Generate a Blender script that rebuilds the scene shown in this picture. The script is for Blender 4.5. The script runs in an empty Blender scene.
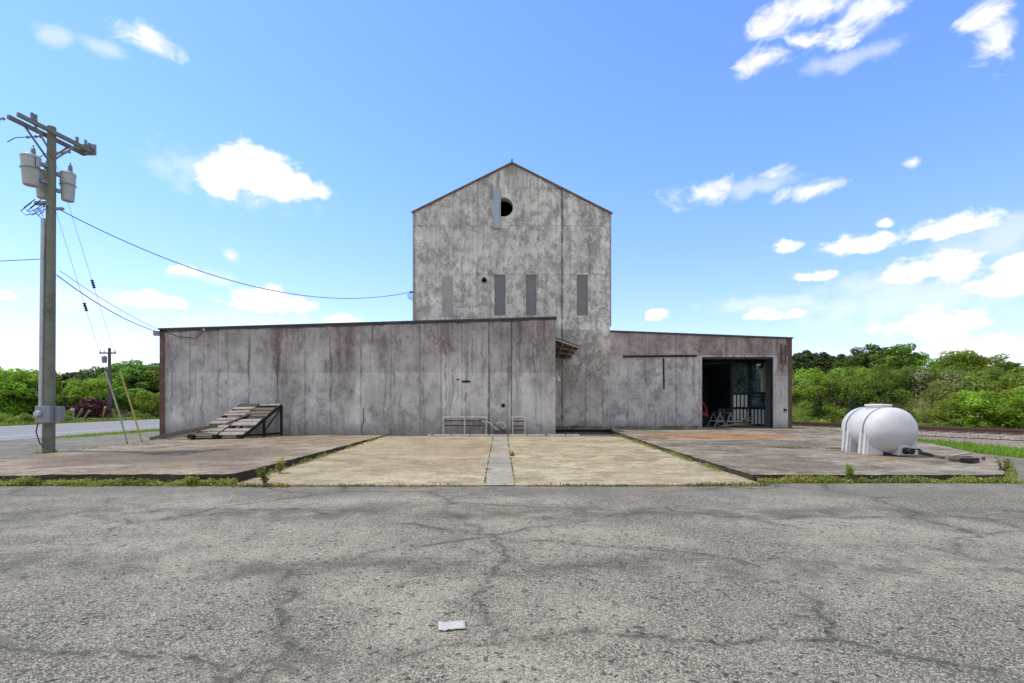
import bpy, bmesh, math, random
import numpy as np
from mathutils import Vector, Matrix, noise as mnoise

random.seed(7)
rng = np.random.default_rng(7)
scene = bpy.context.scene
COL = scene.collection
R = math.radians

# ------------------------------------------------------------------ camera numbers (18 mm on 36 mm: 512 px focal)
H, F, HOR = 1.6, 512.0, 402.0
def at(px, py, Y):            # point seen at a pixel, at depth Y
    return Vector(((px - 512) / F * Y, Y, H - (py - HOR) / F * Y))
def gnd(px, py, z=0.0):       # point of a level surface of height z
    Y = F * (H - z) / (py - HOR)
    return Vector(((px - 512) / F * Y, Y, z))

# ------------------------------------------------------------------ node helper
class NT:
    def __init__(s, tree):
        s.t = tree; s.n = tree.nodes; s.l = tree.links
    def put(s, sock, v):
        if v is None: return
        if isinstance(v, bpy.types.NodeSocket): s.l.new(v, sock)
        else:
            if sock.type == 'RGBA' and isinstance(v, (tuple, list)) and len(v) == 3: v = (*v, 1)
            sock.default_value = v
    def node(s, typ, props=None, **ins):
        nd = s.n.new(typ)
        for k, v in (props or {}).items(): setattr(nd, k, v)
        for k, v in ins.items():
            key = int(k[1:]) if k[0] == '_' and k[1:].isdigit() else k.replace('_', ' ')
            s.put(nd.inputs[key], v)
        return nd
    def m(s, op, a, b=None, c=None, clamp=False):
        nd = s.n.new('ShaderNodeMath'); nd.operation = op; nd.use_clamp = clamp
        s.put(nd.inputs[0], a); s.put(nd.inputs[1], b); s.put(nd.inputs[2], c)
        return nd.outputs[0]
    def mul(s, a, b): return s.m('MULTIPLY', a, b)
    def add(s, a, b): return s.m('ADD', a, b)
    def sub(s, a, b): return s.m('SUBTRACT', a, b)
    def mx(s, a, b): return s.m('MAXIMUM', a, b)
    def step(s, v, a, b):
        nd = s.n.new('ShaderNodeMapRange'); nd.interpolation_type = 'SMOOTHSTEP'
        if a > b:
            s.put(nd.inputs[0], v); nd.inputs[1].default_value = b; nd.inputs[2].default_value = a
            nd.inputs[3].default_value = 1; nd.inputs[4].default_value = 0
        else:
            s.put(nd.inputs[0], v); nd.inputs[1].default_value = a; nd.inputs[2].default_value = b
        return nd.outputs[0]
    def near(s, v, c, w, soft=None):     # 1 where |v-c| < w
        d = s.m('ABSOLUTE', s.sub(v, c))
        return s.step(d, w + (soft if soft else w), w * 0.4)
    def mix(s, f, a, b, blend='MIX'):
        nd = s.n.new('ShaderNodeMix'); nd.data_type = 'RGBA'; nd.blend_type = blend
        s.put(nd.inputs[0], f); s.put(nd.inputs[6], a); s.put(nd.inputs[7], b)
        return nd.outputs[2]
    def noise(s, vec, scale, detail=6, rough=0.6, dist=0.0):
        nd = s.n.new('ShaderNodeTexNoise'); nd.noise_dimensions = '3D'
        s.put(nd.inputs['Vector'], vec)
        nd.inputs['Scale'].default_value = scale; nd.inputs['Detail'].default_value = detail
        nd.inputs['Roughness'].default_value = rough; nd.inputs['Distortion'].default_value = dist
        return nd.outputs[0]
    def noisec(s, vec, scale, detail=3):
        nd = s.n.new('ShaderNodeTexNoise'); s.put(nd.inputs['Vector'], vec)
        nd.inputs['Scale'].default_value = scale; nd.inputs['Detail'].default_value = detail
        return nd.outputs[1]
    def voro(s, vec, scale, feature='F1', out=0, rnd=1.0):
        nd = s.n.new('ShaderNodeTexVoronoi'); nd.feature = feature
        s.put(nd.inputs['Vector'], vec); nd.inputs['Scale'].default_value = scale
        nd.inputs['Randomness'].default_value = rnd
        return nd.outputs[out]
    def vm(s, op, a, b=None, c=None):
        nd = s.n.new('ShaderNodeVectorMath'); nd.operation = op
        s.put(nd.inputs[0], a); s.put(nd.inputs[1], b)
        if c is not None: s.put(nd.inputs[2], c)
        return nd.outputs[1] if op in ('LENGTH', 'DOT_PRODUCT', 'DISTANCE') else nd.outputs[0]
    def sc(s, vec, v): return s.vm('MULTIPLY', vec, v)
    def xyz(s, vec):
        nd = s.n.new('ShaderNodeSeparateXYZ'); s.l.new(vec, nd.inputs[0]); return nd.outputs
    def comb(s, x, y, z):
        nd = s.n.new('ShaderNodeCombineXYZ'); s.put(nd.inputs[0], x); s.put(nd.inputs[1], y); s.put(nd.inputs[2], z)
        return nd.outputs[0]
    def obj(s): return s.n.new('ShaderNodeTexCoord').outputs['Object']
    def pos(s): return s.n.new('ShaderNodeNewGeometry').outputs['Position']
    def bump(s, h, strength=0.3, dist=0.02):
        nd = s.n.new('ShaderNodeBump'); s.put(nd.inputs['Height'], h)
        nd.inputs['Strength'].default_value = strength; nd.inputs['Distance'].default_value = dist
        return nd.outputs[0]

def new_mat(name):
    m = bpy.data.materials.new(name); m.use_nodes = True
    t = m.node_tree; t.nodes.clear(); N = NT(t)
    out = t.nodes.new('ShaderNodeOutputMaterial')
    return m, N, out
def finish(N, out, col, rough=0.8, normal=None, metal=0.0, spec=0.3):
    b = N.n.new('ShaderNodeBsdfPrincipled')
    N.put(b.inputs['Base Color'], col); N.put(b.inputs['Roughness'], rough)
    N.put(b.inputs['Metallic'], metal); b.inputs['Specular IOR Level'].default_value = spec
    if normal is not None: N.l.new(normal, b.inputs['Normal'])
    N.l.new(b.outputs[0], out.inputs[0])
    return b

MATS = {}
def simple(name, col, rough=0.6, metal=0.0, var=0.35, scale=6.0, dirt=(0.12, 0.1, 0.08), dirtamt=0.4, bump=0.15):
    """a worn surface: base colour with soft mottling and dirt"""
    if name in MATS: return MATS[name]
    m, N, out = new_mat(name)
    p = N.obj()
    a = N.noise(p, scale, 6, 0.65)
    d = N.step(N.noise(N.vm('ADD', p, (3.1, 7.7, 1.3)), scale * 0.6, 7, 0.7, 0.4), 0.5, 0.72)
    dark = tuple(c * (1 - var) for c in col); lite = tuple(min(1, c * (1 + var * 0.6)) for c in col)
    c = N.mix(a, dark, lite)
    c = N.mix(N.mul(d, dirtamt), c, dirt)
    finish(N, out, c, rough, N.bump(a, bump, 0.01), metal)
    MATS[name] = m
    return m

# ------------------------------------------------------------------ mesh helper
class MB:
    def __init__(s): s.v = []; s.f = []
    def face(s, pts):
        i = len(s.v); s.v += [tuple(p) for p in pts]; s.f.append(tuple(range(i, i + len(pts))))
    def box(s, c, size, rot=None):
        hx, hy, hz = (k / 2 for k in size); c = Vector(c)
        P = [Vector((x, y, z)) for x in (-hx, hx) for y in (-hy, hy) for z in (-hz, hz)]
        if rot is not None: P = [rot @ p for p in P]
        i = len(s.v); s.v += [tuple(c + p) for p in P]
        for q in ((0, 1, 3, 2), (4, 6, 7, 5), (0, 4, 5, 1), (2, 3, 7, 6), (0, 2, 6, 4), (1, 5, 7, 3)):
            s.f.append(tuple(i + k for k in q))
    def bar(s, a, b, w, h, up=(0, 0, 1)):
        """a beam from a to b, w across and h high"""
        a, b = Vector(a), Vector(b); d = b - a; L = d.length; d.normalize()
        up = Vector(up)
        if abs(d.dot(up)) > 0.98: up = Vector((0, 1, 0))
        sx = d.cross(up).normalized(); uz = sx.cross(d).normalized()
        M = Matrix((d, sx, uz)).transposed()
        s.box((a + b) / 2, (L, w, h), M)
    def tube(s, pts, r, seg=8, caps=True):
        pts = [Vector(p) for p in pts]; n = len(pts)
        rs = r if isinstance(r, (list, tuple)) else [r] * n
        base = len(s.v); prev = None
        for k in range(n):
            d = (pts[min(k + 1, n - 1)] - pts[max(k - 1, 0)]).normalized()
            if prev is None:
                u = d.cross(Vector((0, 0, 1)))
                if u.length < 1e-3: u = d.cross(Vector((0, 1, 0)))
            else:
                u = prev - d * prev.dot(d)
                if u.length < 1e-4: u = d.orthogonal()
            u.normalize(); w = d.cross(u); prev = u
            for j in range(seg):
                a = 2 * math.pi * j / seg
                s.v.append(tuple(pts[k] + (u * math.cos(a) + w * math.sin(a)) * rs[k]))
        for k in range(n - 1):
            for j in range(seg):
                a = base + k * seg + j; b = base + k * seg + (j + 1) % seg
                s.f.append((a, b, b + seg, a + seg))
        if caps:
            s.f.append(tuple(base + j for j in range(seg))[::-1])
            s.f.append(tuple(base + (n - 1) * seg + j for j in range(seg)))
    def lathe(s, prof, axis=(0, 0, 1), org=(0, 0, 0), seg=20):
        """prof: list of (radius, height along the axis)"""
        ax = Vector(axis).normalized(); org = Vector(org)
        u = ax.orthogonal().normalized(); w = ax.cross(u)
        base = len(s.v); n = len(prof)
        for r, h in prof:
            for j in range(seg):
                a = 2 * math.pi * j / seg
                s.v.append(tuple(org + ax * h + (u * math.cos(a) + w * math.sin(a)) * max(r, 1e-4)))
        for k in range(n - 1):
            for j in range(seg):
                a = base + k * seg + j; b = base + k * seg + (j + 1) % seg
                s.f.append((a, b, b + seg, a + seg))
        s.f.append(tuple(base + j for j in range(seg))[::-1])
        s.f.append(tuple(base + (n - 1) * seg + j for j in range(seg)))
    def prism(s, poly, vec):
        """polygon (3-D points) pushed along vec"""
        vec = Vector(vec); A = [Vector(p) for p in poly]; B = [p + vec for p in A]; n = len(A)
        s.face(A[::-1]); s.face(B)
        for k in range(n):
            s.face([A[k], A[(k + 1) % n], B[(k + 1) % n], B[k]])
    def build(s, name, mat, parent=None, smooth=False, bevel=0.0, org=None):
        me = bpy.data.meshes.new(name)
        off = Vector(org) if org is not None else (Vector(parent_world(parent)) if parent else Vector((0, 0, 0)))
        me.from_pydata([tuple(Vector(v) - off) for v in s.v], [], s.f)
        me.validate()
        bm = bmesh.new(); bm.from_mesh(me)
        bmesh.ops.remove_doubles(bm, verts=bm.verts, dist=0.0002)
        bmesh.ops.recalc_face_normals(bm, faces=bm.faces)
        bm.to_mesh(me); bm.free()
        if smooth:
            me.shade_smooth()
            try: me.set_sharp_from_angle(angle=R(40))
            except Exception: pass
        o = bpy.data.objects.new(name, me); COL.objects.link(o)
        me.materials.append(mat)
        if parent: o.parent = parent
        else: o.location = off
        if bevel:
            b = o.modifiers.new('bevel', 'BEVEL'); b.width = bevel; b.segments = 2; b.limit_method = 'ANGLE'
        return o

def parent_world(o):
    p = Vector((0, 0, 0))
    while o: p += o.location; o = o.parent
    return p
def tag(o, label=None, cat=None, group=None, kind=None):
    if label: o['label'] = label
    if cat: o['category'] = cat
    if group: o['group'] = group
    if kind: o['kind'] = kind
    return o
def thing(name, label, cat, loc=(0, 0, 0), group=None):
    o = bpy.data.objects.new(name, None); COL.objects.link(o)
    o.location = loc; o.empty_display_size = 0.2
    return tag(o, label, cat, group)
def copy_tree(o, parent=None):
    c = o.copy(); COL.objects.link(c)
    if parent: c.parent = parent
    for ch in [x for x in bpy.data.objects if x.parent == o]: copy_tree(ch, c)
    return c

def wall_with_holes(outer, holes, y, depth):
    """front face in the plane Y=y with openings, each opening lined back by depth; outer/holes are (x,z) loops"""
    bm = bmesh.new(); edges = []
    for loop in [outer] + holes:
        vs = [bm.verts.new((x, y, z)) for x, z in loop]
        edges += [bm.edges.new((vs[k], vs[(k + 1) % len(vs)])) for k in range(len(vs))]
    bmesh.ops.triangle_fill(bm, edges=edges, use_beauty=True, use_dissolve=False)
    mb = MB()
    for f in bm.faces: mb.face([v.co[:] for v in f.verts])
    bm.free()
    for loop in holes:
        for k in range(len(loop)):
            (a, b), (c, d) = loop[k], loop[(k + 1) % len(loop)]
            mb.face([(a, y, b), (c, y, d), (c, y + depth, d), (a, y + depth, b)])
    return mb

# ================================================================== MATERIALS
def wall_material(name, lite, mid, dark, zsplit=None, upper_tint=None, seams_x=(), seams_z=(), stains=(),
                  stain_col=(0.13, 0.075, 0.075), mottle=0.6, mott_scale=1.6, streak=0.6, mthr=(0.5, 0.62), mzone=(0.36, 0.6), ztint=None, blotch=0.5, wearlow=1):
    m, N, out = new_mat(name)
    p = N.obj(); X, Y_, Z = N.xyz(p)
    q = N.vm('ADD', p, N.sc(N.vm('SUBTRACT', N.noisec(p, 1.3, 4), (0.5, 0.5, 0.5)), (0.35, 0.35, 0.35)))
    big = N.noise(q, 0.55, 5, 0.6)
    fine = N.noise(q, 9.0, 7, 0.75)
    cloudy = N.noise(N.vm('MULTIPLY', q, (1.0, 1.0, 0.5)), 0.95, 9, 0.7)
    c = N.mix(N.step(N.add(N.mul(big, .4), N.mul(cloudy, .6)), 0.4, 0.6), mid, lite)
    mo2_ = N.noise(p, 0.6, 4, .6)
    blot = N.noise(N.vm('ADD', N.vm('MULTIPLY', q, (1.25, 1.25, 0.8)), (21.0, 3.0, 8.0)), 1.25, 10, 0.73)
    c = N.mix(N.mul(N.mul(N.step(blot, 0.5, 0.62), N.add(.35, N.mul(.65, N.step(big, .58, .42)))), N.mul(blotch * 1.15, N.add(wearlow, N.mul(1 - wearlow, N.step(N.add(Z, N.mul(N.sub(mo2_, .5), 4)), 7.0, 9.6)))) if wearlow < 1 else blotch * 1.15), c, dark)
    c = N.mix(N.mul(N.step(blot, 0.44, 0.34), blotch * .8), c, tuple(min(.9, k * 1.2) for k in lite))
    # individual sheets differ a little in tone
    pan = N.voro(N.comb(N.mul(X, 0.8), 0.0, N.mul(Z, 0.38)), 1.0, 'F1', 1, 0.15)
    pv = N.xyz(pan)[0]
    c = N.mix(N.mul(pv, 0.34), c, tuple(k * 0.55 for k in mid))
    # long vertical streaks
    st = N.noise(N.vm('MULTIPLY', q, (3.2, 3.2, 0.16)), 1.6, 6, 0.62)
    c = N.mix(N.mul(N.step(st, 0.5, 0.74), streak), c, dark)
    c = N.mix(N.mul(N.step(st, 0.44, 0.28), 0.35 * streak), c, lite)
    # dark mottling of peeled paint
    mo = N.noise(N.sc(N.vm('ADD', p, (11.3, 4.1, 2.7)), (1.0, 1.0, .8)), mott_scale, 10, 0.8, 0.25)
    mo2 = N.noise(N.vm('ADD', p, (1.3, 9.1, 5.7)), 0.5, 3, 0.5)
    mk = N.mul(N.step(mo, *mthr), N.step(mo2, *mzone))
    mk = N.mul(mk, N.add(0.45, N.mul(N.step(fine, 0.38, 0.58), 0.55)))
    c = N.mix(N.mul(mk, mottle), c, dark)
    if zsplit is not None:
        up = N.step(N.add(Z, N.mul(N.sub(fine, 0.5), 0.1)), zsplit - 0.02, zsplit + 0.02)
        upn = N.mul(up, N.add(0.35, N.mul(N.step(mo2, 0.3, 0.62), 0.65)))
        c = N.mix(N.mul(upn, 0.8), c, upper_tint, 'MULTIPLY')
    # rust and damp stains with a place of their own
    for (xc, w, zlo, amt) in stains:
        wob = N.mul(N.sub(N.noise(N.vm('MULTIPLY', p, (2.0, 1.0, 0.5)), 2.0, 4), 0.5), w * 1.6)
        mk = N.mul(N.near(N.add(X, wob), xc, w * 0.6, w), N.step(N.add(Z, N.mul(N.sub(st, 0.5), 2.5)), zlo - 0.6, zlo + 0.7))
        mk = N.mul(mk, N.step(N.add(N.mul(st, 0.6), N.mul(fine, 0.4)), 0.36, 0.62))
        c = N.mix(N.mul(mk, amt), c, stain_col)
    if ztint is not None:
        lo = N.step(N.add(Z, N.mul(N.sub(mo2, 0.5), .8)), ztint + .05, ztint - .05)
        c = N.mix(N.mul(lo, .9), c, (.72, .70, .70), 'MULTIPLY')
    # seams between the sheets
    brk = N.step(N.noise(p, 2.3, 3, 0.5), 0.35, 0.55)
    hgt = fine
    for (xc, w, amt) in seams_x:
        sm = N.near(N.add(X, N.mul(N.sub(N.noise(N.sc(p, (1, 1, 0.4)), 1.5, 2), 0.5), 0.03)), xc, w, w)
        c = N.mix(N.mul(sm, N.mul(N.add(0.45, N.mul(brk, 0.55)), amt)), c, (0.05, 0.047, 0.045))
        hgt = N.sub(hgt, sm)
    for (zc, w, amt) in seams_z:
        sm = N.near(Z, zc, w, w)
        c = N.mix(N.mul(sm, N.mul(N.add(0.25, N.mul(brk, 0.75)), amt)), c, (0.07, 0.065, 0.062))
    # splash dirt at the foot
    ft = N.mul(N.step(N.add(Z, N.mul(N.sub(mo, 0.5), 1.2)), 0.95, 0.2), 0.55)
    c = N.mix(ft, c, tuple(k * 0.8 for k in dark))
    c = N.mix(N.mul(N.step(fine, 0.56, 0.7), 0.28), c, dark)
    finish(N, out, c, 0.78, N.bump(hgt, 0.25, 0.012), 0.0, 0.25)
    return m

def asphalt_material():
    m, N, out = new_mat('weathered_asphalt')
    p = N.pos(); X, Y_, Z = N.xyz(p)
    wv = N.vm('ADD', p, N.sc(N.vm('SUBTRACT', N.noisec(p, 0.9, 4), (0.5, 0.5, 0.5)), (0.55, 0.55, 0)))
    big = N.noise(N.sc(wv, (0.8, 1.1, 1)), 0.42, 6, 0.62, 0.3)
    med = N.noise(wv, 1.7, 7, 0.68)
    sml = N.noise(p, 14, 5, 0.7)
    stone = N.voro(p, 104, 'F1', 1); sv = N.xyz(stone)[0]
    sd = N.voro(p, 104, 'F1', 0)
    stone2 = N.xyz(N.voro(p, 170, 'F1', 1))[1]
    pit = N.xyz(N.voro(N.vm('ADD', p, N.sc(N.noisec(p, 60, 2), (.02, .02, 0))), 34, 'F1', 1))
    hand = N.noise(N.sc(wv, (.8, 1.1, 1)), 5.5, 8, 0.72)
    c = N.mix(N.step(big, 0.40, 0.6), (0.125, 0.117, 0.10), (0.30, 0.275, 0.225))
    c = N.mix(N.mul(N.step(med, 0.46, 0.66), 0.8), c, (0.10, 0.094, 0.08))
    c = N.mix(N.mul(N.step(med, 0.46, 0.3), 0.5), c, (0.32, 0.295, 0.245))
    c = N.mix(N.mul(N.step(hand, 0.5, 0.68), 0.55), c, (0.095, 0.088, 0.075))
    c = N.mix(N.mul(N.step(hand, 0.46, 0.3), 0.35), c, (0.33, 0.305, 0.255))
    # loose aggregate
    c = N.mix(N.mul(N.step(sv, 0.5, 1.0), .8), c, (0.50, 0.465, 0.39))
    c = N.mix(N.mul(N.step(sv, 0.45, 0.0), 0.7), c, (0.06, 0.056, 0.048))
    c = N.mix(N.mul(N.step(stone2, 0.72, 1.0), 0.5), c, (0.46, 0.43, 0.36))
    c = N.mix(N.mul(N.step(sml, 0.52, 0.72), 0.5), c, (0.09, 0.084, 0.07))
    c = N.mix(N.mul(N.mul(N.step(pit[0], 0.9, 0.95), N.step(pit[1], .3, .5)), 0.75), c, (0.035, 0.035, 0.03))
    # fresher smooth band along the slabs
    wob = N.mul(N.sub(N.noise(p, 0.5, 4), 0.5), 1.6)
    nb = N.mul(N.step(N.add(Y_, wob), 8.3, 9.1), 0.45)
    c = N.mix(nb, c, (0.15, 0.143, 0.128))
    # tyre-darkened lanes
    ln = N.mx(N.near(N.add(Y_, N.mul(wob, 0.5)), 7.35, 0.28, 0.4), N.near(N.add(Y_, N.mul(wob, 0.7)), 5.0, 0.14, 0.35))
    c = N.mix(N.mul(ln, N.mul(0.6, N.step(med, 0.35, 0.6))), c, (0.095, 0.088, 0.077))
    # cracks
    cw = N.vm('ADD', p, N.sc(N.vm('SUBTRACT', N.noisec(p, 1.6, 6), (0.5, 0.5, 0.5)), (0.7, 0.7, 0)))
    cr = N.voro(N.sc(cw, (0.34, 0.5, 1)), 1.0, 'DISTANCE_TO_EDGE')
    cn = N.noise(p, 0.3, 4)
    cm = N.mul(N.step(cr, 0.016, 0.003), N.step(cn, 0.40, 0.52))
    cm2 = N.mul(N.step(cr, 0.07, 0.0), N.mul(0.34, N.step(cn, 0.34, 0.56)))
    cr3 = N.voro(N.sc(N.vm('ADD', cw, (5.3, 2.2, 0)), (0.9, 1.2, 1)), 1.0, 'DISTANCE_TO_EDGE')
    cm3 = N.mul(N.step(cr3, 0.03, 0.004), N.step(N.noise(N.vm('ADD', p, (9, 4, 0)), 0.35, 3), 0.52, 0.62))
    c = N.mix(N.mul(cm2, N.step(hand, .3, .55)), c, (0.10, 0.094, 0.08))
    c = N.mix(N.mul(N.mx(cm, N.mul(cm3, .7)), N.mul(0.55, N.step(hand, .34, .55))), c, (0.045, 0.044, 0.036))
    # brown grit
    c = N.mix(N.mul(N.step(N.noise(wv, 0.8, 5, 0.6), 0.56, 0.72), 0.35), c, (0.20, 0.175, 0.14))
    c = N.mix(1.0, c, (0.95, 0.935, 0.86), 'MULTIPLY')
    h = N.add(N.mul(sd, -0.6), N.add(N.mul(sml, 0.7), N.mul(cm, -1.5)))
    finish(N, out, c, 0.9, N.bump(h, 0.75, 0.012), 0.0, 0.2)
    return m

def concrete_material(name, a, b, dirt, patches=(), streaky=0.4, side_dark=True):
    m, N, out = new_mat(name)
    p = N.pos(); X, Y_, Z = N.xyz(p)
    w = N.vm('ADD', p, N.sc(N.vm('SUBTRACT', N.noisec(p, 0.8, 4), (0.5, 0.5, 0.5)), (0.9, 0.9, 0)))
    big = N.noise(N.sc(w, (0.55, 1.3, 1)), 0.5, 6, 0.62)
    med = N.noise(N.sc(w, (0.8, 1.3, 1)), 2.2, 9, 0.72)
    fn = N.noise(p, 26, 6, 0.75)
    sm = N.noise(N.sc(w, (0.6, 1.25, 1)), 1.3, 10, 0.74, 0.5)
    c = N.mix(N.step(big, 0.36, 0.64), a, b)
    c = N.mix(N.mul(N.step(med, 0.47, 0.64), streaky), c, dirt)
    c = N.mix(N.mul(N.step(sm, 0.48, 0.62), streaky * 0.9), c, tuple(k * 0.85 for k in dirt))
    c = N.mix(N.mul(N.step(sm, 0.45, 0.33), 0.6), c, tuple(min(1, k * 1.3) for k in b))
    c = N.mix(N.mul(N.step(med, 0.44, 0.3), 0.45), c, tuple(min(1, k * 1.22) for k in b))
    for (xc, yc, rx, ry, col, amt) in patches:
        dx = N.mul(N.sub(N.xyz(w)[0], xc), 1 / rx); dy = N.mul(N.sub(N.xyz(w)[1], yc), 1 / ry)
        d = N.m('SQRT', N.add(N.mul(dx, dx), N.mul(dy, dy)))
        mk = N.mul(N.step(N.add(d, N.mul(N.sub(med, 0.5), 0.9)), 1.1, 0.75), N.add(0.55, N.mul(N.step(fn, 0.4, 0.6), 0.45)))
        c = N.mix(N.mul(mk, amt), c, col)
    c = N.mix(N.mul(N.step(fn, 0.5, 0.66), 0.5), c, tuple(k * 0.45 for k in a))
    c = N.mix(N.mul(N.step(fn, 0.44, 0.3), 0.25), c, tuple(min(1, k * 1.3) for k in b))
    db = N.noise(N.vm('ADD', w, (4.0, 9.0, 2.0)), 0.9, 10, 0.75, 0.4)
    c = N.mix(N.mul(N.step(db, 0.5, 0.6), streaky * 1.1), c, tuple(k * 0.75 for k in dirt))
    ru = N.noise(N.vm('ADD', w, (14.0, 1.0, 5.0)), 0.55, 8, 0.7)
    c = N.mix(N.mul(N.step(ru, 0.55, 0.66), 0.45), c, (0.29, 0.175, 0.085))
    gr = N.noise(p, 7.0, 9, 0.78)
    c = N.mix(N.mul(N.step(gr, 0.5, 0.62), 0.45), c, tuple(k * 0.62 for k in dirt))
    c = N.mix(N.mul(N.step(gr, 0.45, 0.34), 0.4), c, tuple(min(1, k * 1.25) for k in b))
    # hairline cracks
    cw = N.vm('ADD', p, N.sc(N.vm('SUBTRACT', N.noisec(p, 1.2, 5), (0.5, 0.5, 0.5)), (0.8, 0.8, 0)))
    cr = N.voro(cw, 0.28, 'DISTANCE_TO_EDGE')
    c = N.mix(N.mul(N.mul(N.step(cr, 0.009, 0.002), N.step(big, .5, .6)), 0.4), c, (0.07, 0.06, 0.045))
    if side_dark:     # broken edge: side faces mixed towards a dark brown
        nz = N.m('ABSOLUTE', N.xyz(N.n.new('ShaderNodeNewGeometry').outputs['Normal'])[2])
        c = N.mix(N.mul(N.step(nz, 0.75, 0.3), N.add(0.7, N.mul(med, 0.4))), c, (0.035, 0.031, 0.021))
    finish(N, out, c, 0.88, N.bump(N.add(N.mul(fn, 0.6), med), 0.3, 0.012), 0.0, 0.2)
    return m

def ground_material():
    m, N, out = new_mat('grassy_earth')
    p = N.pos()
    a = N.noise(p, 0.35, 6, 0.65); b = N.noise(p, 5, 7, 0.7)
    c = N.mix(N.step(a, 0.35, 0.65), (0.09, 0.13, 0.035), (0.17, 0.16, 0.07))
    c = N.mix(N.mul(b, 0.6), c, (0.06, 0.075, 0.022))
    finish(N, out, c, 0.95, N.bump(b, 0.8, 0.08), 0, 0.1)
    return m
def bank_material():
    m, N, out = new_mat('bank_earth')
    p = N.pos()
    a = N.noise(p, 0.4, 6, 0.65); b = N.noise(p, 4, 7, 0.7)
    c = N.mix(N.step(a, 0.42, 0.62), (0.14, 0.17, 0.05), (0.30, 0.25, 0.14))
    c = N.mix(N.mul(b, 0.6), c, (0.06, 0.07, 0.025))
    finish(N, out, c, 0.95, N.bump(b, 0.9, 0.12), 0, 0.1)
    return m
def ballast_material():
    m, N, out = new_mat('crushed_stone')
    p = N.pos()
    vc = N.xyz(N.voro(p, 13, 'F1', 1)); d = N.voro(p, 13, 'F1', 0)
    a = N.noise(p, 0.7, 5, 0.6)
    c = N.mix(vc[0], (0.11, 0.092, 0.075), (0.41, 0.345, 0.285))
    c = N.mix(N.mul(N.step(vc[1], 0.6, 1.0), 0.5), c, (0.28, 0.18, 0.14))
    c = N.mix(N.mul(N.step(a, 0.45, 0.7), 0.35), c, (0.16, 0.13, 0.10))
    finish(N, out, c, 0.9, N.bump(N.mul(d, -1), 1.0, 0.06), 0, 0.2)
    return m
def road_material():
    m, N, out = new_mat('pale_road_asphalt')
    p = N.pos()
    a = N.noise(p, 0.3, 5, 0.6); b = N.noise(p, 20, 4, 0.7)
    c = N.mix(a, (0.2, 0.2, 0.2), (0.3, 0.295, 0.285)); c = N.mix(N.mul(b, 0.4), c, (0.15, 0.15, 0.15))
    finish(N, out, c, 0.9, N.bump(b, 0.4, 0.01), 0, 0.2)
    return m
def leaf_material(name, c1, c2, c3, trans=0.5):
    m, N, out = new_mat(name)
    g = N.n.new('ShaderNodeNewGeometry'); oi = N.n.new('ShaderNodeObjectInfo')
    r = g.outputs['Random Per Island']
    c = N.mix(r, c1, c2)
    c = N.mix(N.step(N.noise(N.pos(), 0.9, 3), 0.42, 0.66), c, c3)
    hv = N.n.new('ShaderNodeHueSaturation')
    N.put(hv.inputs['Hue'], N.add(0.468, N.mul(oi.outputs['Random'], 0.04)))
    N.put(hv.inputs['Value'], N.add(0.7, N.mul(oi.outputs['Random'], 0.85)))
    N.l.new(c, hv.inputs['Color'])
    c = hv.outputs[0]
    b = N.n.new('ShaderNodeBsdfPrincipled'); N.l.new(c, b.inputs['Base Color'])
    b.inputs['Roughness'].default_value = 0.55; b.inputs['Specular IOR Level'].default_value = 0.25
    t = N.n.new('ShaderNodeBsdfTranslucent')
    tc = N.mix(1.0, c, (1.25, 1.3, 0.55), 'MULTIPLY'); N.l.new(tc, t.inputs[0])
    mx = N.n.new('ShaderNodeMixShader'); mx.inputs[0].default_value = trans
    N.l.new(b.outputs[0], mx.inputs[1]); N.l.new(t.outputs[0], mx.inputs[2]); N.l.new(mx.outputs[0], out.inputs[0])
    return m

M = {}
def sx(*px): return [((x - 512) / 512 * 22.3) for x in px]
M['wing'] = wall_material('weathered_wing_sheeting', (0.64, 0.61, 0.57), (0.42, 0.40, 0.372), (0.15, 0.14, 0.13),
    zsplit=2.9, upper_tint=(0.70, 0.655, 0.65),
    seams_x=[(x, 0.014, 0.55) for x in sx(190, 218, 249, 305, 330, 361, 391, 420, 441, 462)] + [(sx(489)[0], 0.022, .9), (sx(511.5)[0], 0.018, 0.8)] + [(x, 0.012, 0.5) for x in sx(516, 541)],
    seams_z=[(2.9, 0.010, 0.3)],
    stains=[(sx(277)[0], 0.3, 2.2, 0.85), (sx(277)[0], 0.16, 0.6, 0.5), (sx(345)[0], 0.55, 3.0, 0.6), (sx(292)[0], 0.35, 3.6, 0.6),
            (sx(447)[0], 0.8, 3.4, 0.6), (sx(535)[0], 1.0, 3.5, 0.6), (sx(205)[0], 0.5, 3.4, 0.4), (sx(165.5)[0], 0.12, -1, 0.6)],
    mottle=0.6, mott_scale=1.5, streak=0.9, mthr=(0.48, 0.6))
def tx(*px): return [((x - 512) / 512 * 25) for x in px]
M['tower'] = wall_material('weathered_tower_sheeting', (0.86, 0.81, 0.71), (0.62, 0.58, 0.505), (0.22, 0.205, 0.185),
    seams_x=[(x, 0.013, 0.38) for x in tx(473, 440, 453, 538, 590)] + [(tx(562)[0], 0.035, 0.8)],
    seams_z=[(12.05, 0.014, 0.55), (10.2, 0.012, 0.5), (7.82, 0.012, 0.5), (5.1, 0.012, 0.5), (3.95, 0.01, 0.4)],
    stains=[(tx(562)[0], 0.3, 6, 0.5), (tx(512)[0], 1.6, 12.2, 0.6)], stain_col=(0.17, 0.16, 0.155),
    mottle=0.8, mott_scale=2.6, streak=0.75, mthr=(0.45, 0.56), mzone=(0.28, 0.5), ztint=5.1, wearlow=.3, blotch=.62)
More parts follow.
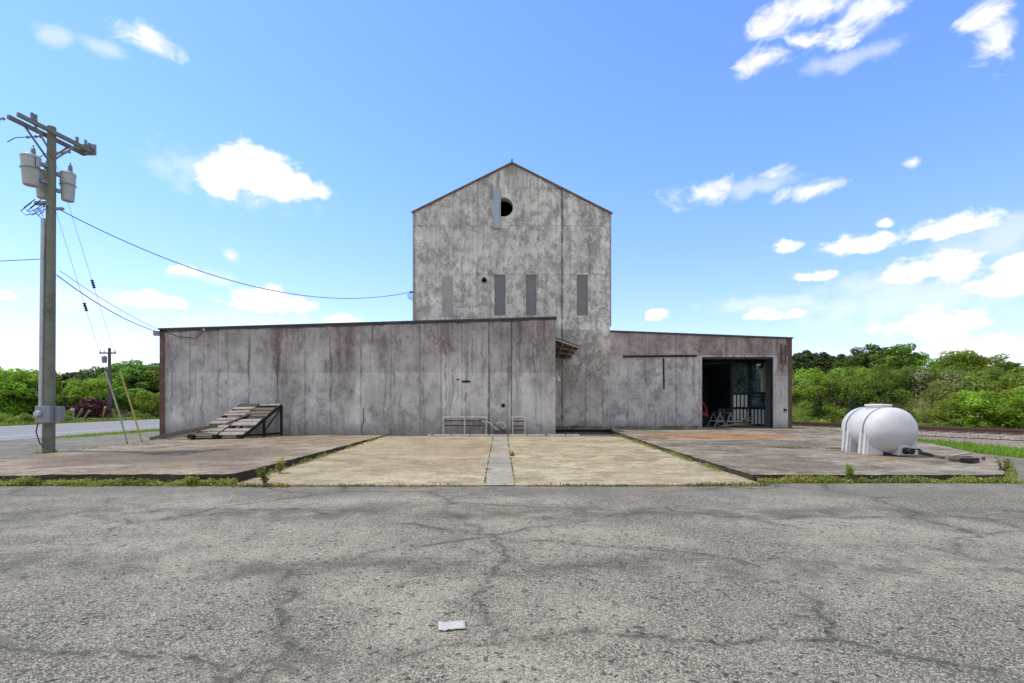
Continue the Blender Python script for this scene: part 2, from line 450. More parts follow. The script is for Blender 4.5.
M['garage'] = wall_material('weathered_garage_sheeting', (0.61, 0.58, 0.545), (0.41, 0.385, 0.362), (0.15, 0.137, 0.127),
    zsplit=3.9, upper_tint=(0.72, 0.58, 0.56),
    seams_x=[(x, 0.014, 0.5) for x in tx(628, 645, 676, 699, 784)], seams_z=[(2.48, 0.012, 0.5), (3.9, 0.014, 0.6)],
    stains=[(tx(783)[0], 0.3, 2.6, 0.85), (tx(750)[0], 1.6, 4.1, 0.6), (tx(790)[0], 0.16, -1, 0.9)],
    stain_col=(0.15, 0.075, 0.065), mottle=0.75, mott_scale=1.6, streak=0.85, mthr=(0.47, 0.6))
M['asphalt'] = asphalt_material()
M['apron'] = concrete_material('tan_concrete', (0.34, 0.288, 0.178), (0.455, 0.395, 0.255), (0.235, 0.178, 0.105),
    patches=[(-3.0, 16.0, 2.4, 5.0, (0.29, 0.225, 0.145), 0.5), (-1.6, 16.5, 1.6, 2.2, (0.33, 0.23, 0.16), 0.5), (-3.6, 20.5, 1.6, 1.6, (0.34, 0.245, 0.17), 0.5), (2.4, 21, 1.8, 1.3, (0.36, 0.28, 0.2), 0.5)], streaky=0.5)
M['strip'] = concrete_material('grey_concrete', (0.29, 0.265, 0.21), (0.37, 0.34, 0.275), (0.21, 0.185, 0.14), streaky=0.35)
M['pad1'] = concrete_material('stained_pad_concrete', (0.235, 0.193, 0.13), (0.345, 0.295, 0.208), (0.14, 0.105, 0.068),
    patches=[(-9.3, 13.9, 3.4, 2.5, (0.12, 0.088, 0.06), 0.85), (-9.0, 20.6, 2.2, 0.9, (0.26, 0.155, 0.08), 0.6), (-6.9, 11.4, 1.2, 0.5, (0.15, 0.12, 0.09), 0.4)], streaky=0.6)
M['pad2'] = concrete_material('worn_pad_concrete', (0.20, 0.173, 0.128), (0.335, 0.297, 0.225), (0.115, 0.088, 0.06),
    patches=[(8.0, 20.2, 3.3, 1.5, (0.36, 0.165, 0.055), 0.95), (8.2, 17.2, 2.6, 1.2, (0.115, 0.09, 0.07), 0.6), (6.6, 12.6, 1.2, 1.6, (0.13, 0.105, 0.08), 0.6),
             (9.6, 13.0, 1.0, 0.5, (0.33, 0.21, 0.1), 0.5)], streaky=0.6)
M['ground'] = ground_material(); M['bank'] = bank_material(); M['ballast'] = ballast_material(); M['road'] = road_material()
M['line'] = simple('worn_road_paint', (0.6, 0.6, 0.57), 0.8, 0, 0.3, 3)
M['trim'] = simple('rusty_roof_edge', (0.075, 0.07, 0.068), 0.7, 0.0, 0.5, 4, (0.2, 0.09, 0.05), 0.8)
M['rusttrim'] = simple('rusted_eave_sheet', (0.20, 0.11, 0.075), 0.75, 0.0, 0.5, 5, (0.30, 0.25, 0.2), 0.6)
M['roof'] = simple('faded_roof_sheet', (0.22, 0.16, 0.14), 0.7, 0, 0.4, 2)
M['maroon'] = simple('maroon_corner_trim', (0.14, 0.07, 0.058), 0.7, 0, 0.5, 3, (0.22, 0.19, 0.17), 0.7)
M['winpanel'] = simple('grey_panel', (0.20, 0.205, 0.195), 0.8, 0, 0.18, 3, (0.3, 0.3, 0.28), 0.25)
M['winpale'] = simple('pale_panel', (0.40, 0.385, 0.35), 0.8, 0, 0.35, 3, (0.2, 0.19, 0.18), 0.6)
M['zinc'] = simple('zinc_sheet', (0.36, 0.42, 0.45), 0.45, 0.2, 0.2, 2, (0.3, 0.3, 0.3), 0.3)
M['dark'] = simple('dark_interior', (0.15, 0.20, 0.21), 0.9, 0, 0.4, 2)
M['black'] = simple('black_iron', (0.014, 0.013, 0.012), 0.7, 0.0, 0.4, 6, (0.05, 0.03, 0.02), 0.4)
M['oldwood'] = simple('bleached_planks', (0.35, 0.305, 0.25), 0.85, 0, 0.45, 7, (0.12, 0.1, 0.08), 0.7)
M['darkwood'] = simple('grey_brown_timber', (0.14, 0.115, 0.095), 0.85, 0, 0.4, 7)
M['pole'] = simple('treated_pole_wood', (0.205, 0.215, 0.155), 0.85, 0, 0.35, 3, (0.08, 0.075, 0.055), 0.7)
M['arm'] = simple('crossarm_wood', (0.235, 0.23, 0.175), 0.85, 0, 0.35, 6, (0.09, 0.085, 0.07), 0.6)
M['pot'] = simple('transformer_paint', (0.46, 0.49, 0.45), 0.5, 0, 0.12, 3, (0.25, 0.22, 0.18), 0.35)
M['porcelain'] = simple('grey_porcelain', (0.30, 0.32, 0.34), 0.3, 0, 0.15, 5)
M['conduit'] = simple('galvanised_conduit', (0.46, 0.48, 0.5), 0.45, 0.3, 0.15, 4)
M['meter'] = simple('grey_enamel', (0.25, 0.26, 0.28), 0.5, 0.1, 0.15, 4)
M['wire'] = simple('black_cable', (0.07, 0.07, 0.075), 0.6, 0, 0.2, 4)
M['steelwire'] = simple('steel_strand', (0.4, 0.42, 0.44), 0.5, 0.3, 0.2, 4)
M['yellow'] = simple('faded_yellow_plastic', (0.55, 0.46, 0.10), 0.6, 0, 0.25, 5)
M['greyguard'] = simple('weathered_grey_plastic', (0.42, 0.43, 0.36), 0.6, 0, 0.25, 5)
M['rust'] = simple('rusty_iron', (0.105, 0.07, 0.05), 0.8, 0.1, 0.5, 8, (0.05, 0.04, 0.03), 0.5)
M['pipe'] = simple('pale_painted_pipe', (0.58, 0.535, 0.47), 0.6, 0.1, 0.35, 9, (0.22, 0.13, 0.09), 0.7)
M['red'] = simple('faded_red_paint', (0.42, 0.04, 0.035), 0.4, 0, 0.2, 5)
M['tyre'] = simple('tyre_rubber', (0.025, 0.025, 0.025), 0.9, 0, 0.3, 8)
M['corr'] = simple('painted_corrugated_sheet', (0.62, 0.66, 0.62), 0.5, 0.2, 0.15, 3, (0.25, 0.22, 0.18), 0.4)
M['tan'] = simple('plywood_board', (0.52, 0.38, 0.22), 0.8, 0, 0.2, 4)
M['paper'] = simple('white_paper', (0.44, 0.425, 0.385), 0.8, 0, 0.06, 20, (0.6, 0.58, 0.52), 0.3, 0.05)
M['bark'] = simple('bark', (0.13, 0.10, 0.075), 0.9, 0, 0.4, 6)
M['sleeper'] = simple('creosoted_timber', (0.12, 0.085, 0.065), 0.9, 0, 0.4, 6)
M['rail'] = simple('rusty_rail_steel', (0.125, 0.08, 0.056), 0.7, 0.2, 0.4, 5, (0.2, 0.12, 0.08), 0.5)
M['housewall'] = simple('shed_boards', (0.3, 0.24, 0.18), 0.85)
M['brownroof'] = simple('brown_shingles', (0.24, 0.125, 0.085), 0.9, 0, 0.3, 6)
M['green_frame'] = simple('dark_green_frame', (0.022, 0.03, 0.03), 0.5, 0.1, 0.3, 5)

def glass_material():
    m, N, out = new_mat('dirty_sky_tinted_glass')
    g = N.n.new('ShaderNodeBsdfGlossy'); g.inputs['Roughness'].default_value = 0.08; g.inputs[0].default_value = (0.8, 0.9, 0.9, 1)
    t = N.n.new('ShaderNodeBsdfTransparent'); t.inputs[0].default_value = (0.45, 0.55, 0.55, 1)
    fr = N.n.new('ShaderNodeFresnel'); fr.inputs[0].default_value = 1.45
    mx = N.n.new('ShaderNodeMixShader'); N.l.new(N.add(fr.outputs[0], 0.04), mx.inputs[0])
    N.l.new(t.outputs[0], mx.inputs[1]); N.l.new(g.outputs[0], mx.inputs[2])
    d = N.n.new('ShaderNodeBsdfDiffuse'); d.inputs[0].default_value = (0.20, 0.31, 0.33, 1)  # teal in the dirt film stands in for sky reflected by the panes
    m2 = N.n.new('ShaderNodeMixShader'); N.l.new(N.mul(N.step(N.noise(N.obj(), 2.0, 5, 0.7), 0.3, 0.7), 0.6), m2.inputs[0])
    N.l.new(mx.outputs[0], m2.inputs[1]); N.l.new(d.outputs[0], m2.inputs[2])
    N.l.new(m2.outputs[0], out.inputs[0]); return m
M['glass'] = glass_material()

def tank_material():
    m, N, out = new_mat('white_polyethylene')
    p = N.obj(); X, Y_, Z = N.xyz(p)
    n = N.noise(p, 3, 6, 0.65); st = N.noise(N.sc(p, (5, 5, 0.5)), 2, 5, 0.6)
    c = N.mix(N.step(n, 0.4, 0.7), (0.60, 0.60, 0.59), (0.53, 0.53, 0.52))
    lv = N.mul(N.step(N.add(Z, N.mul(N.sub(n, 0.5), 0.03)), 0.72, 0.50), N.step(Y_, -0.62, -0.80))
    c = N.mix(N.mul(lv, 0.6), c, (0.36, 0.37, 0.38))
    c = N.mix(N.mul(N.step(st, 0.55, 0.75), 0.25), c, (0.5, 0.47, 0.42))
    b = finish(N, out, c, 0.42, None, 0, 0.4)
    return m
M['tank'] = tank_material()

# ================================================================== SETTING
def sheet(name, poly, z, mat, kind='structure'):
    mb = MB(); mb.face([(x, y, z) for x, y in poly]); o = mb.build(name, mat)
    return tag(o, kind=kind)

sheet('ground', [(-1500, -800), (1500, -800), (1500, 2500), (-1500, 2500)], -0.035, M['ground'])
sheet('parking_lot', [(-60, -40), (60, -40), (60, 9), (26, 12.5), (14.6, 14.6), (14.5, 24), (14, 26), (-15, 26), (-16, 40), (-19.3, 40), (-19.5, 23.6), (-21, 22.6), (-60, 20)], 0.0, M['asphalt'])
# the road past the site, and its painted lines
def road_x(y): return -21.0 + 0.0 * y + 0.0016 * max(0, y - 30) ** 2
mb = MB(); ys = list(range(-40, 121, 4))
for a, b in zip(ys, ys[1:]):
    mb.face([(road_x(a) - 12.5, a, 0.006), (road_x(a), a, 0.006), (road_x(b), b, 0.006), (road_x(b) - 12.5, b, 0.006)])
tag(mb.build('road', M['road']), kind='structure')
mb = MB()
for off in (-2.3, -11.4):
    for a, b in zip(ys, ys[1:]):
        mb.face([(road_x(a) + off - 0.16, a, 0.011), (road_x(a) + off, a, 0.011), (road_x(b) + off, b, 0.011), (road_x(b) + off - 0.16, b, 0.011)])
tag(mb.build('road_marking', M['line']), kind='structure')

def slab(name, poly, zf, mat, down=0.5, jit=0.026, step=0.11, sub=1.0):
    """concrete pad: broken edges, gently uneven top"""
    pts = []
    n = len(poly)
    for k in range(n):
        a, b = Vector(poly[k]), Vector(poly[(k + 1) % n]); L = (b - a).length; c = max(1, int(L / step))
        for j in range(c):
            p = a.lerp(b, j / c)
            w = mnoise.noise((p.x * 2.3, p.y * 2.3, 3.7)) + 0.6 * mnoise.noise((p.x * 7.0, p.y * 7.0, 1.2))
            d = (b - a).normalized(); nr = Vector((-d.y, d.x))
            pts.append(p + nr * w * jit * 1.6)
    bm = bmesh.new(); vs = []
    for p in pts:
        w = mnoise.noise((p.x * 5.3, p.y * 5.3, 9.1)) + .8 * min(0, mnoise.noise((p.x * 13, p.y * 13, 5.5)))
        vs.append(bm.verts.new((p.x, p.y, zf(p.x, p.y) + w * jit * 0.6 - jit * 0.5)))
    es = [bm.edges.new((vs[k], vs[(k + 1) % len(vs)])) for k in range(len(vs))]
    bmesh.ops.triangle_fill(bm, edges=es, use_beauty=True)
    low = [bm.verts.new((v.co.x, v.co.y, v.co.z - down)) for v in vs]
    for k in range(len(vs)):
        j = (k + 1) % len(vs); bm.faces.new((vs[k], vs[j], low[j], low[k]))
    bmesh.ops.recalc_face_normals(bm, faces=bm.faces)
    me = bpy.data.meshes.new(name); bm.to_mesh(me); bm.free()
    o = bpy.data.objects.new(name, me); COL.objects.link(o); me.materials.append(mat)
    return tag(o, kind='structure')

def z_pad1(x, y): return 0.21 - 0.12 * min(1, max(0, (-8.5 - x) / 5.0))
def z_apron(x, y): return 0.015 + 0.15 * min(1, max(0, (y - 9.75) / 12.4))
def z_pad2(x, y): return 0.15 + 0.20 * min(1, max(0, (y - 11) / 13.5)) ** 1.3
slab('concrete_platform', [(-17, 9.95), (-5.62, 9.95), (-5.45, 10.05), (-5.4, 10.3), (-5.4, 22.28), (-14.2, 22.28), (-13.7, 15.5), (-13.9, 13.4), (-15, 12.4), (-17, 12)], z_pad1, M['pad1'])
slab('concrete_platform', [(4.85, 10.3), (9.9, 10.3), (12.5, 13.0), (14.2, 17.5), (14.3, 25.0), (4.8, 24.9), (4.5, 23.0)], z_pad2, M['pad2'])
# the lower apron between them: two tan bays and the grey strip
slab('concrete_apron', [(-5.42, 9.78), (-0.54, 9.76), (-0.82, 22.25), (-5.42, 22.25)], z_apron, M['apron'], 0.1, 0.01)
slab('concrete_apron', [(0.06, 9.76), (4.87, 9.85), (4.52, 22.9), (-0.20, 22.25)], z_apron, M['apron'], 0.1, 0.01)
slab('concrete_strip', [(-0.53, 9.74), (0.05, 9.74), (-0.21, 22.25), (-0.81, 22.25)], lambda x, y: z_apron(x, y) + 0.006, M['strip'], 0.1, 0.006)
sheet('bare_earth', [(1.5, 22.0), (4.9, 22.0), (4.9, 25.2), (1.5, 25.2)], 0.09, simple('bare_soil', (0.1, 0.085, 0.065), 0.95, 0, 0.4, 5))

# railway corridor at the right
T0 = Vector((22.2, 22.2)); TT = Vector((-0.508, 0.861)).normalized(); TN = Vector((TT.y, -TT.x))
def tr(s, n): return T0 + TT * s + TN * n
mb = MB()
ss = [-60 + 3 * k for k in range(70)]
def prof_strip(mb, offs, zs):
    for a, b in zip(ss, ss[1:]):
        for k in range(len(offs) - 1):
            p = [tr(a, offs[k]), tr(a, offs[k + 1]), tr(b, offs[k + 1]), tr(b, offs[k])]
            mb.face([(p[0].x, p[0].y, zs[k]), (p[1].x, p[1].y, zs[k + 1]), (p[2].x, p[2].y, zs[k + 1]), (p[3].x, p[3].y, zs[k])])
prof_strip(mb, [-1.5, -0.6, 2.0, 3.6], [0.02, 0.17, 0.17, 0.0])
tag(mb.build('track_ballast', M['ballast']), kind='structure')
sheet('gravel_ground', [(16.5, 14.0), (40, 4), (40, 16), (22.0, 24.2), (17.0, 32.2), (14.6, 36.3), (14.45, 36), (14.45, 26), (16.5, 24)], -0.01, M['ballast'])
tk = thing('railway_track', 'rusty railway track passing in front of the overgrown bank', 'railway track', (T0.x, T0.y, 0.17))
for off in (0.0, 1.45):
    mb = MB()
    for a, b in zip(ss, ss[1:]):
        for (w, z0, z1) in ((0.13, 0.20, 0.225), (0.03, 0.225, 0.33), (0.075, 0.33, 0.375)):
            A, B = tr(a, off), tr(b, off)
            mb.bar((A.x, A.y, (z0 + z1) / 2), (B.x, B.y, (z0 + z1) / 2), w, z1 - z0)
    mb.build('rail', M['rail'], tk)
for k in range(90):
    s = -22 + 0.62 * k; mb = MB(); A, B = tr(s, -0.55), tr(s, 2.0)
    dz = random.uniform(-0.015, 0.015)
    mb.bar((A.x, A.y, 0.125 + dz), (B.x, B.y, 0.125 + dz), 0.23, 0.15); mb.build('sleeper', M['sleeper'], tk)

# bank behind the track
def bank_h(n, s):
    t = min(1, max(0, (n - 3.4) / 10.5)); t = t * t * (3 - 2 * t)
    h = 2.3 * t + .7 * min(1, max(0, (n - 14) / 25))
    return h * (1 + 0.12 * math.sin(s * 0.21)) + 0.35 * t * mnoise.noise((s * 0.35, n * 0.4, 0)) - 0.03
bm = bmesh.new(); grid = {}
SS = [-45 + 1.5 * k for k in range(110)]; NN = [2.9 + 0.9 * k for k in range(20)] + [22 + 6 * k for k in range(12)]
for i, s in enumerate(SS):
    for j, n in enumerate(NN):
        p = tr(s, n); grid[i, j] = bm.verts.new((p.x, p.y, bank_h(n, s)))
for i in range(len(SS) - 1):
    for j in range(len(NN) - 1):
        bm.faces.new((grid[i, j], grid[i + 1, j], grid[i + 1, j + 1], grid[i, j + 1]))
bmesh.ops.recalc_face_normals(bm, faces=bm.faces)
me = bpy.data.meshes.new('bank'); bm.to_mesh(me); bm.free(); me.shade_smooth()
o = bpy.data.objects.new('bank', me); COL.objects.link(o); me.materials.append(M['bank']); tag(o, kind='structure')

# ================================================================== THE MILL BUILDING
YW, YT = 22.3, 25.0
bl = thing('mill_building', 'weathered grey sheet metal mill with tall gabled tower and two low wings', 'mill building', (0, YT, 0))
# tower ------------------------------------------------------------
xl, xr, ze, za = -4.785, 4.785, 10.93, 13.25
ZC = H + (HOR - 207) / F * YT; XC = (503.5 - 512) / F * YT; RC = 0.47
circ = [(XC + RC * math.cos(2 * math.pi * k / 40), ZC + RC * math.sin(2 * math.pi * k / 40)) for k in range(40)]
wins = []
for a, b in ((442, 452.5), (494.5, 505.5), (526, 536.5), (577, 588)):
    x0, x1 = (a - 512) / F * YT, (b - 512) / F * YT; z0, z1 = H + (HOR - 315.5) / F * YT, H + (HOR - 275) / F * YT
    wins.append((x0, x1, z0, z1))
mb = wall_with_holes([(xl, 0), (xr, 0), (xr, ze), (0, za), (xl, ze)],
                     [circ] + [[(x0, z0), (x1, z0), (x1, z1), (x0, z1)] for x0, x1, z0, z1 in wins[1:]], YT, 0.08)
for k in range(40):      # deep lining of the round opening
    (a, b), (c, d) = circ[k], circ[(k + 1) % 40]
    mb.face([(a, YT + 0.08, b), (c, YT + 0.08, d), (c, YT + 0.5, d), (a, YT + 0.5, b)])
YB = YT + 11
mb.face([(xl, YT, 0), (xl, YT, ze), (xl, YB, ze), (xl, YB, 0)]); mb.face([(xr, YT, 0), (xr, YT, ze), (xr, YB, ze), (xr, YB, 0)])
mb.face([(xl, YB, 0), (xr, YB, 0), (xr, YB, ze), (0, YB, za), (xl, YB, ze)])
tw = mb.build('tower_wall', M['tower'], bl)
for i, (x0, x1, z0, z1) in enumerate(wins):
    mb = MB()
    if i == 0: mb.box(((x0 + x1) / 2, YT - 0.008, (z0 + z1) / 2 - 0.05), (x1 - x0, 0.016, z1 - z0))
    else: mb.box(((x0 + x1) / 2, YT + 0.058, (z0 + z1) / 2), (x1 - x0 + 0.02, 0.04, z1 - z0 + 0.02))
    mb.build('window_panel', M['winpale'] if i == 0 else M['winpanel'], tw)
# roof sheets with a rusty verge
rf = MB(); verge = MB()
for sgn in (-1, 1):
    e = Vector((sgn * 4.90, 0, ze - 0.05)); a = Vector((0, 0, za + 0.06))
    if sgn > 0: e.z -= 0.05
    for (mbx, y0, y1, th) in ((rf, YT - 0.02, YB + 0.1, 0.05), (verge, YT - 0.075, YT - 0.022, 0.15)):
        mbx.prism([(e.x, y0, e.z), (a.x, y0, a.z), (a.x, y1, a.z), (e.x, y1, e.z)], (0, 0, th - 0.06 if mbx is rf else -th * 0.6))
rfo = rf.build('tower_roof', M['roof'], bl)
verge.build('verge_trim', M['rusttrim'], rfo)
mb = MB(); mb.tube([(0, YT - 0.05, za), (0, YT - 0.05, za + 0.13)], 0.03, 8); mb.lathe([(0.02, 0), (0.05, 0.02), (0.04, 0.05), (0.01, 0.07)], (0, 0, 1), (0, YT - 0.05, za + 0.12), 10)
mb.build('finial', M['trim'], rfo)
# eave corner posts
for x in (xl - 0.03, xr + 0.03):
    mb = MB(); mb.box((x, YT + 0.02, (ze + 5.2) / 2), (0.06, 0.1, ze - 5.4)); mb.build('corner_trim', M['winpale'], tw)
# zinc plate half over the round opening
pts = [at(493.3, 188, 24.86), at(500.6, 188, 24.86), at(500.6, 228, 24.86), at(494.8, 228, 24.86), at(494.2, 221, 24.86), at(491, 209.5, 24.86), at(493.6, 199, 24.86)]
mb = MB(); mb.prism(pts, (0, 0.02, 0)); mb.bar(at(500.4, 188, 24.84), at(500.4, 228, 24.84), 0.03, 0.03); mb.build('shutter_plate', M['zinc'], tw)
mb = MB(); mb.box(at(484, 280, YT) + Vector((0, -0.1, 0)), (0.1, 0.2, 0.1)); mb.lathe([(0.06, 0), (0.11, 0.1), (0.13, 0.2), (0.12, 0.22)], (0.1, -0.5, -0.6), at(484, 280, YT) + Vector((0, -0.17, 0.06)), 14)
mb.build('flood_lamp', M['black'], tw)
mb = MB(); c = at(411, 292, YT); mb.box(c + Vector((0.03, 0, 0)), (0.2, 0.06, 0.06)); mb.tube([c + Vector((-0.05 + 0.1 * math.sin(t), -0.02, -0.18 + 0.16 * math.cos(t))) for t in np.linspace(0, 5.5, 12)], 0.016, 6)
mb.tube([c + Vector((0.02, -0.05, 0)), c + Vector((-0.08, -0.04, -0.2)), c + Vector((0.1, -0.04, -0.45))], 0.014, 6)
mb.build('wire_bracket', M['black'], tw)
# loading wing -------------------------------------------------------
wl, wr = -15.3, 1.87; ztl, ztr = 4.74, 5.25
mb = MB()
front = [(wl, YW, -0.1), (wr, YW, -0.1), (wr, YW, ztr), (wl, YW, ztl)]
mb.prism(front, (0, 13, 0)); lw = mb.build('loading_wing_wall', M['wing'], bl)
mb = MB(); mb.prism([(wl - 0.08, YW - 0.07, ztl + 0.002), (wr + 0.08, YW - 0.07, ztr + 0.002), (wr + 0.08, YW - 0.07, ztr + 0.07), (wl - 0.08, YW - 0.07, ztl + 0.07)], (0, 13.1, 0))
lr = mb.build('wing_roof', M['trim'], bl)
mb = MB()       # ragged lip of flashing under the roof edge
n = 60
for k in range(n):
    x0 = wl + (wr - wl) * k / n; x1 = wl + (wr - wl) * (k + 1) / n; z0 = ztl + (ztr - ztl) * k / n; d = 0.05 + 0.05 * random.random()
    mb.box(((x0 + x1) / 2, YW - 0.018, z0 - d / 2 + 0.0), (x1 - x0, 0.03, d))
mb.build('roof_flashing', M['trim'], lr)
mb = MB(); mb.box((wl + 0.07, YW - 0.015, 2.32), (0.2, 0.036, 4.8)); mb.build('corner_trim', M['maroon'], lw)
mb = MB(); mb.box((wr - 0.06, YW - 0.008, 2.6), (0.16, 0.02, 5.1)); mb.build('corner_trim', M['wing'], lw)
mb = MB(); mb.box((wl - 0.12, YW - 0.05, ztl - 0.16), (0.26, 0.14, 0.2)); mb.build('gutter_end', M['meter'], lr)
# blocked doorway strip, proud of the sheets, with small fittings
mb = MB(); x0, x1 = sx(489.8)[0], sx(511)[0]; mb.box(((x0 + x1) / 2, YW - 0.012, 2.5), (x1 - x0, 0.03, 5.08)); mb.build('doorway_panel', M['wing'], lw)
mb = MB()
mb.lathe([(0.085, 0), (0.085, 0.05), (0.05, 0.06)], (0, -1, 0), at(503.2, 405.5, YW - 0.027), 14); mb.build('pipe_stub', M['black'], lw)
mb = MB(); mb.box(at(466.2, 381.5, YW) + Vector((0, -0.02, 0)), (0.34, 0.05, 0.08)); mb.box(at(457.8, 379.5, YW) + Vector((0, -0.02, 0)), (0.07, 0.05, 0.06)); mb.build('wall_slot', M['black'], lw)
mb = MB(); mb.lathe([(0.05, 0), (0.07, 0.1), (0.03, 0.16)], (0, -1, 0), at(205, 330.5, YW), 10); mb.build('wall_lamp', M['porcelain'], lw)
mb = MB(); mb.tube([at(363, 408, YW - .03), at(363.5, 420, YW - .03), at(361.5, 428, YW - .03), at(362, 434, YW - .03)], 0.014, 6); mb.build('hanging_cable', M['black'], lw)
mb = MB(); mb.tube([at(161, 330, YW - .05), at(180, 337, YW - .05), at(196, 338, YW - .05), at(203, 331, YW - .05)], 0.012, 6); mb.build('lamp_cable', M['black'], lr)
# downspout end and little broken awning in the corner by the tower
mb = MB(); mb.prism([(wr + 0.01, YW - 0.03, 3.0), (wr + 0.07, YW - 0.03, 2.98), (wr + 0.26, YW - 0.03, 2.55), (wr + 0.13, YW - 0.03, 2.5)], (0, 0.1, 0)); mb.build('downspout', M['wing'], lw)
A, B, C_, D = Vector((1.9, 22.45, 4.42)), Vector((3.07, 22.95, 4.08)), Vector((2.87, 24.93, 3.80)), Vector((1.9, 24.93, 3.82))
aw = MB(); nseg = 22
for k in range(nseg):
    p0 = A.lerp(D, k / nseg); p1 = B.lerp(C_, k / nseg); q0 = A.lerp(D, (k + 1) / nseg); q1 = B.lerp(C_, (k + 1) / nseg)
    u = Vector((0, 0, 0.035 * (k % 2))); w = Vector((0, 0, 0.035 * ((k + 1) % 2)))
    aw.face([p0 + u, p1 + u, q1 + w, q0 + w]); aw.face([p0 + u + Vector((0, 0, .012)), q0 + w + Vector((0, 0, .012)), q1 + w + Vector((0, 0, .012)), p1 + u + Vector((0, 0, .012))])
awo = aw.build('awning', M['darkwood'], bl)
for t in (0.02, 0.35, 0.68, 0.98):
    mb = MB(); a = A.lerp(D, t) + Vector((0, 0, -0.05)); b = B.lerp(C_, t) + Vector((0, 0, -0.05)); mb.bar(a, b, 0.06, 0.08); mb.build('rafter', M['oldwood'] if t < 0.9 else M['darkwood'], awo)
for t in (0.3, 0.7):
    mb = MB(); mb.bar(A.lerp(B, t) + Vector((0, 0, -0.1)), D.lerp(C_, t) + Vector((0, 0, -0.1)), 0.05, 0.05); mb.build('purlin', M['oldwood'], awo)
# garage wing ---------------------------------------------------------
gx0, gx1 = 4.79, 13.62; gz0, gz1 = 5.02, 4.68; d0, d1, dt, zb = 9.28, 12.76, 3.80, 0.30
def gz(x): return gz0 + (gz1 - gz0) * (x - gx0) / (gx1 - gx0)
mb = MB()
mb.prism([(gx0, YT, 0), (d0, YT, 0), (d0, YT, dt), (d1, YT, dt), (d1, YT, 0), (gx1, YT, 0), (gx1, YT, gz1), (gx0, YT, gz0)], (0, 0.28, 0))
gw = mb.build('garage_wing_wall', M['garage'], bl)
YG = 35.0
mb = MB()
# side wall with the window that lights the inside, back wall
yy0, yy1, zz0, zz1 = 27.6, 28.5, 1.9, 3.7
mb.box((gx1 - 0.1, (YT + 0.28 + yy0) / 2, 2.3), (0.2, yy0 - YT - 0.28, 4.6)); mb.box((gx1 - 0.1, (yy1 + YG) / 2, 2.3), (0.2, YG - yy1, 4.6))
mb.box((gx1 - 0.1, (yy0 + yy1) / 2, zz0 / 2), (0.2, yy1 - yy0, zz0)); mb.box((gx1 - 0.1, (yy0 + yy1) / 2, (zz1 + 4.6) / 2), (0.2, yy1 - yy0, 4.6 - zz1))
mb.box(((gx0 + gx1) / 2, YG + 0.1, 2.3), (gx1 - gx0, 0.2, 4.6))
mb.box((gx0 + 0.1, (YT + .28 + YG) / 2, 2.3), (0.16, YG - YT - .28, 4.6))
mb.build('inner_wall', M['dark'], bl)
mb = MB(); mb.prism([(gx0, YT - 0.07, gz0 + 0.002), (gx1 + 0.07, YT - 0.07, gz1 + 0.002), (gx1 + 0.07, YT - 0.07, gz1 + 0.075), (gx0, YT - 0.07, gz0 + 0.075)], (0, YG - YT + 0.3, 0))
mb.build('wing_roof', M['trim'], bl)
mb = MB(); mb.box(((gx0 + gx1) / 2 + .05, (YT + YG) / 2 + 0.03, 0.2), (gx1 - gx0 - 0.5, YG - YT - 0.05, 0.26)); mb.build('garage_floor', simple('oily_floor', (0.13, 0.125, 0.12), 0.8, 0, 0.3, 2), bl)
mb = MB(); mb.box((gx1 - 0.05, YT - 0.018, 2.35), (0.17, 0.04, 4.7)); mb.build('corner_trim', M['maroon'], gw)
# door frame, head, pale patch panel, old rail marks
mb = MB(); mb.box((d1 - 0.035, YT + 0.1, (dt + zb) / 2), (0.06, 0.2, dt - zb)); mb.box(((d0 + d1) / 2, YT + 0.1, dt - 0.05), (d1 - d0 - 0.02, 0.14, 0.1))
mb.build('door_frame', M['green_frame'], gw)
mb = MB(); mb.box((12.98 + 0.2, YT - 0.012, 1.72), (0.58, 0.024, 2.7)); mb.build('patch_panel', M['wing'], gw)
mb = MB(); mb.box((at(781, 0, YT).x, YT - 0.03, 3.95), (0.05, 0.03, 0.95)); mb.box((at(785.5, 0, YT).x, YT - 0.03, 3.9), (0.06, 0.03, 1.0)); mb.build('drip_slot', M['rust'], gw)
mb = MB(); mb.bar(at(623, 356.5, YT - .035), at(697, 355.8, YT - .035), 0.06, 0.085); mb.bar(at(663.5, 358.5, YT - .03), at(664, 389, YT - .03), 0.06, 0.05); mb.build('door_track', M['black'], gw)
mb = MB(); mb.box((at(784.5, 410, YT).x, YT - 0.05, at(0, 410, YT).z), (0.1, 0.1, 0.12)); mb.build('switch_box', M['black'], gw)
mb = MB(); mb.box(((1.87 + 9.2) / 2, YT - 0.03, 0.2), (7.3, 0.05, 0.13)); mb.build('base_gap_strip', M['black'], gw)  # black strip standing in for the dark gap along the wall foot
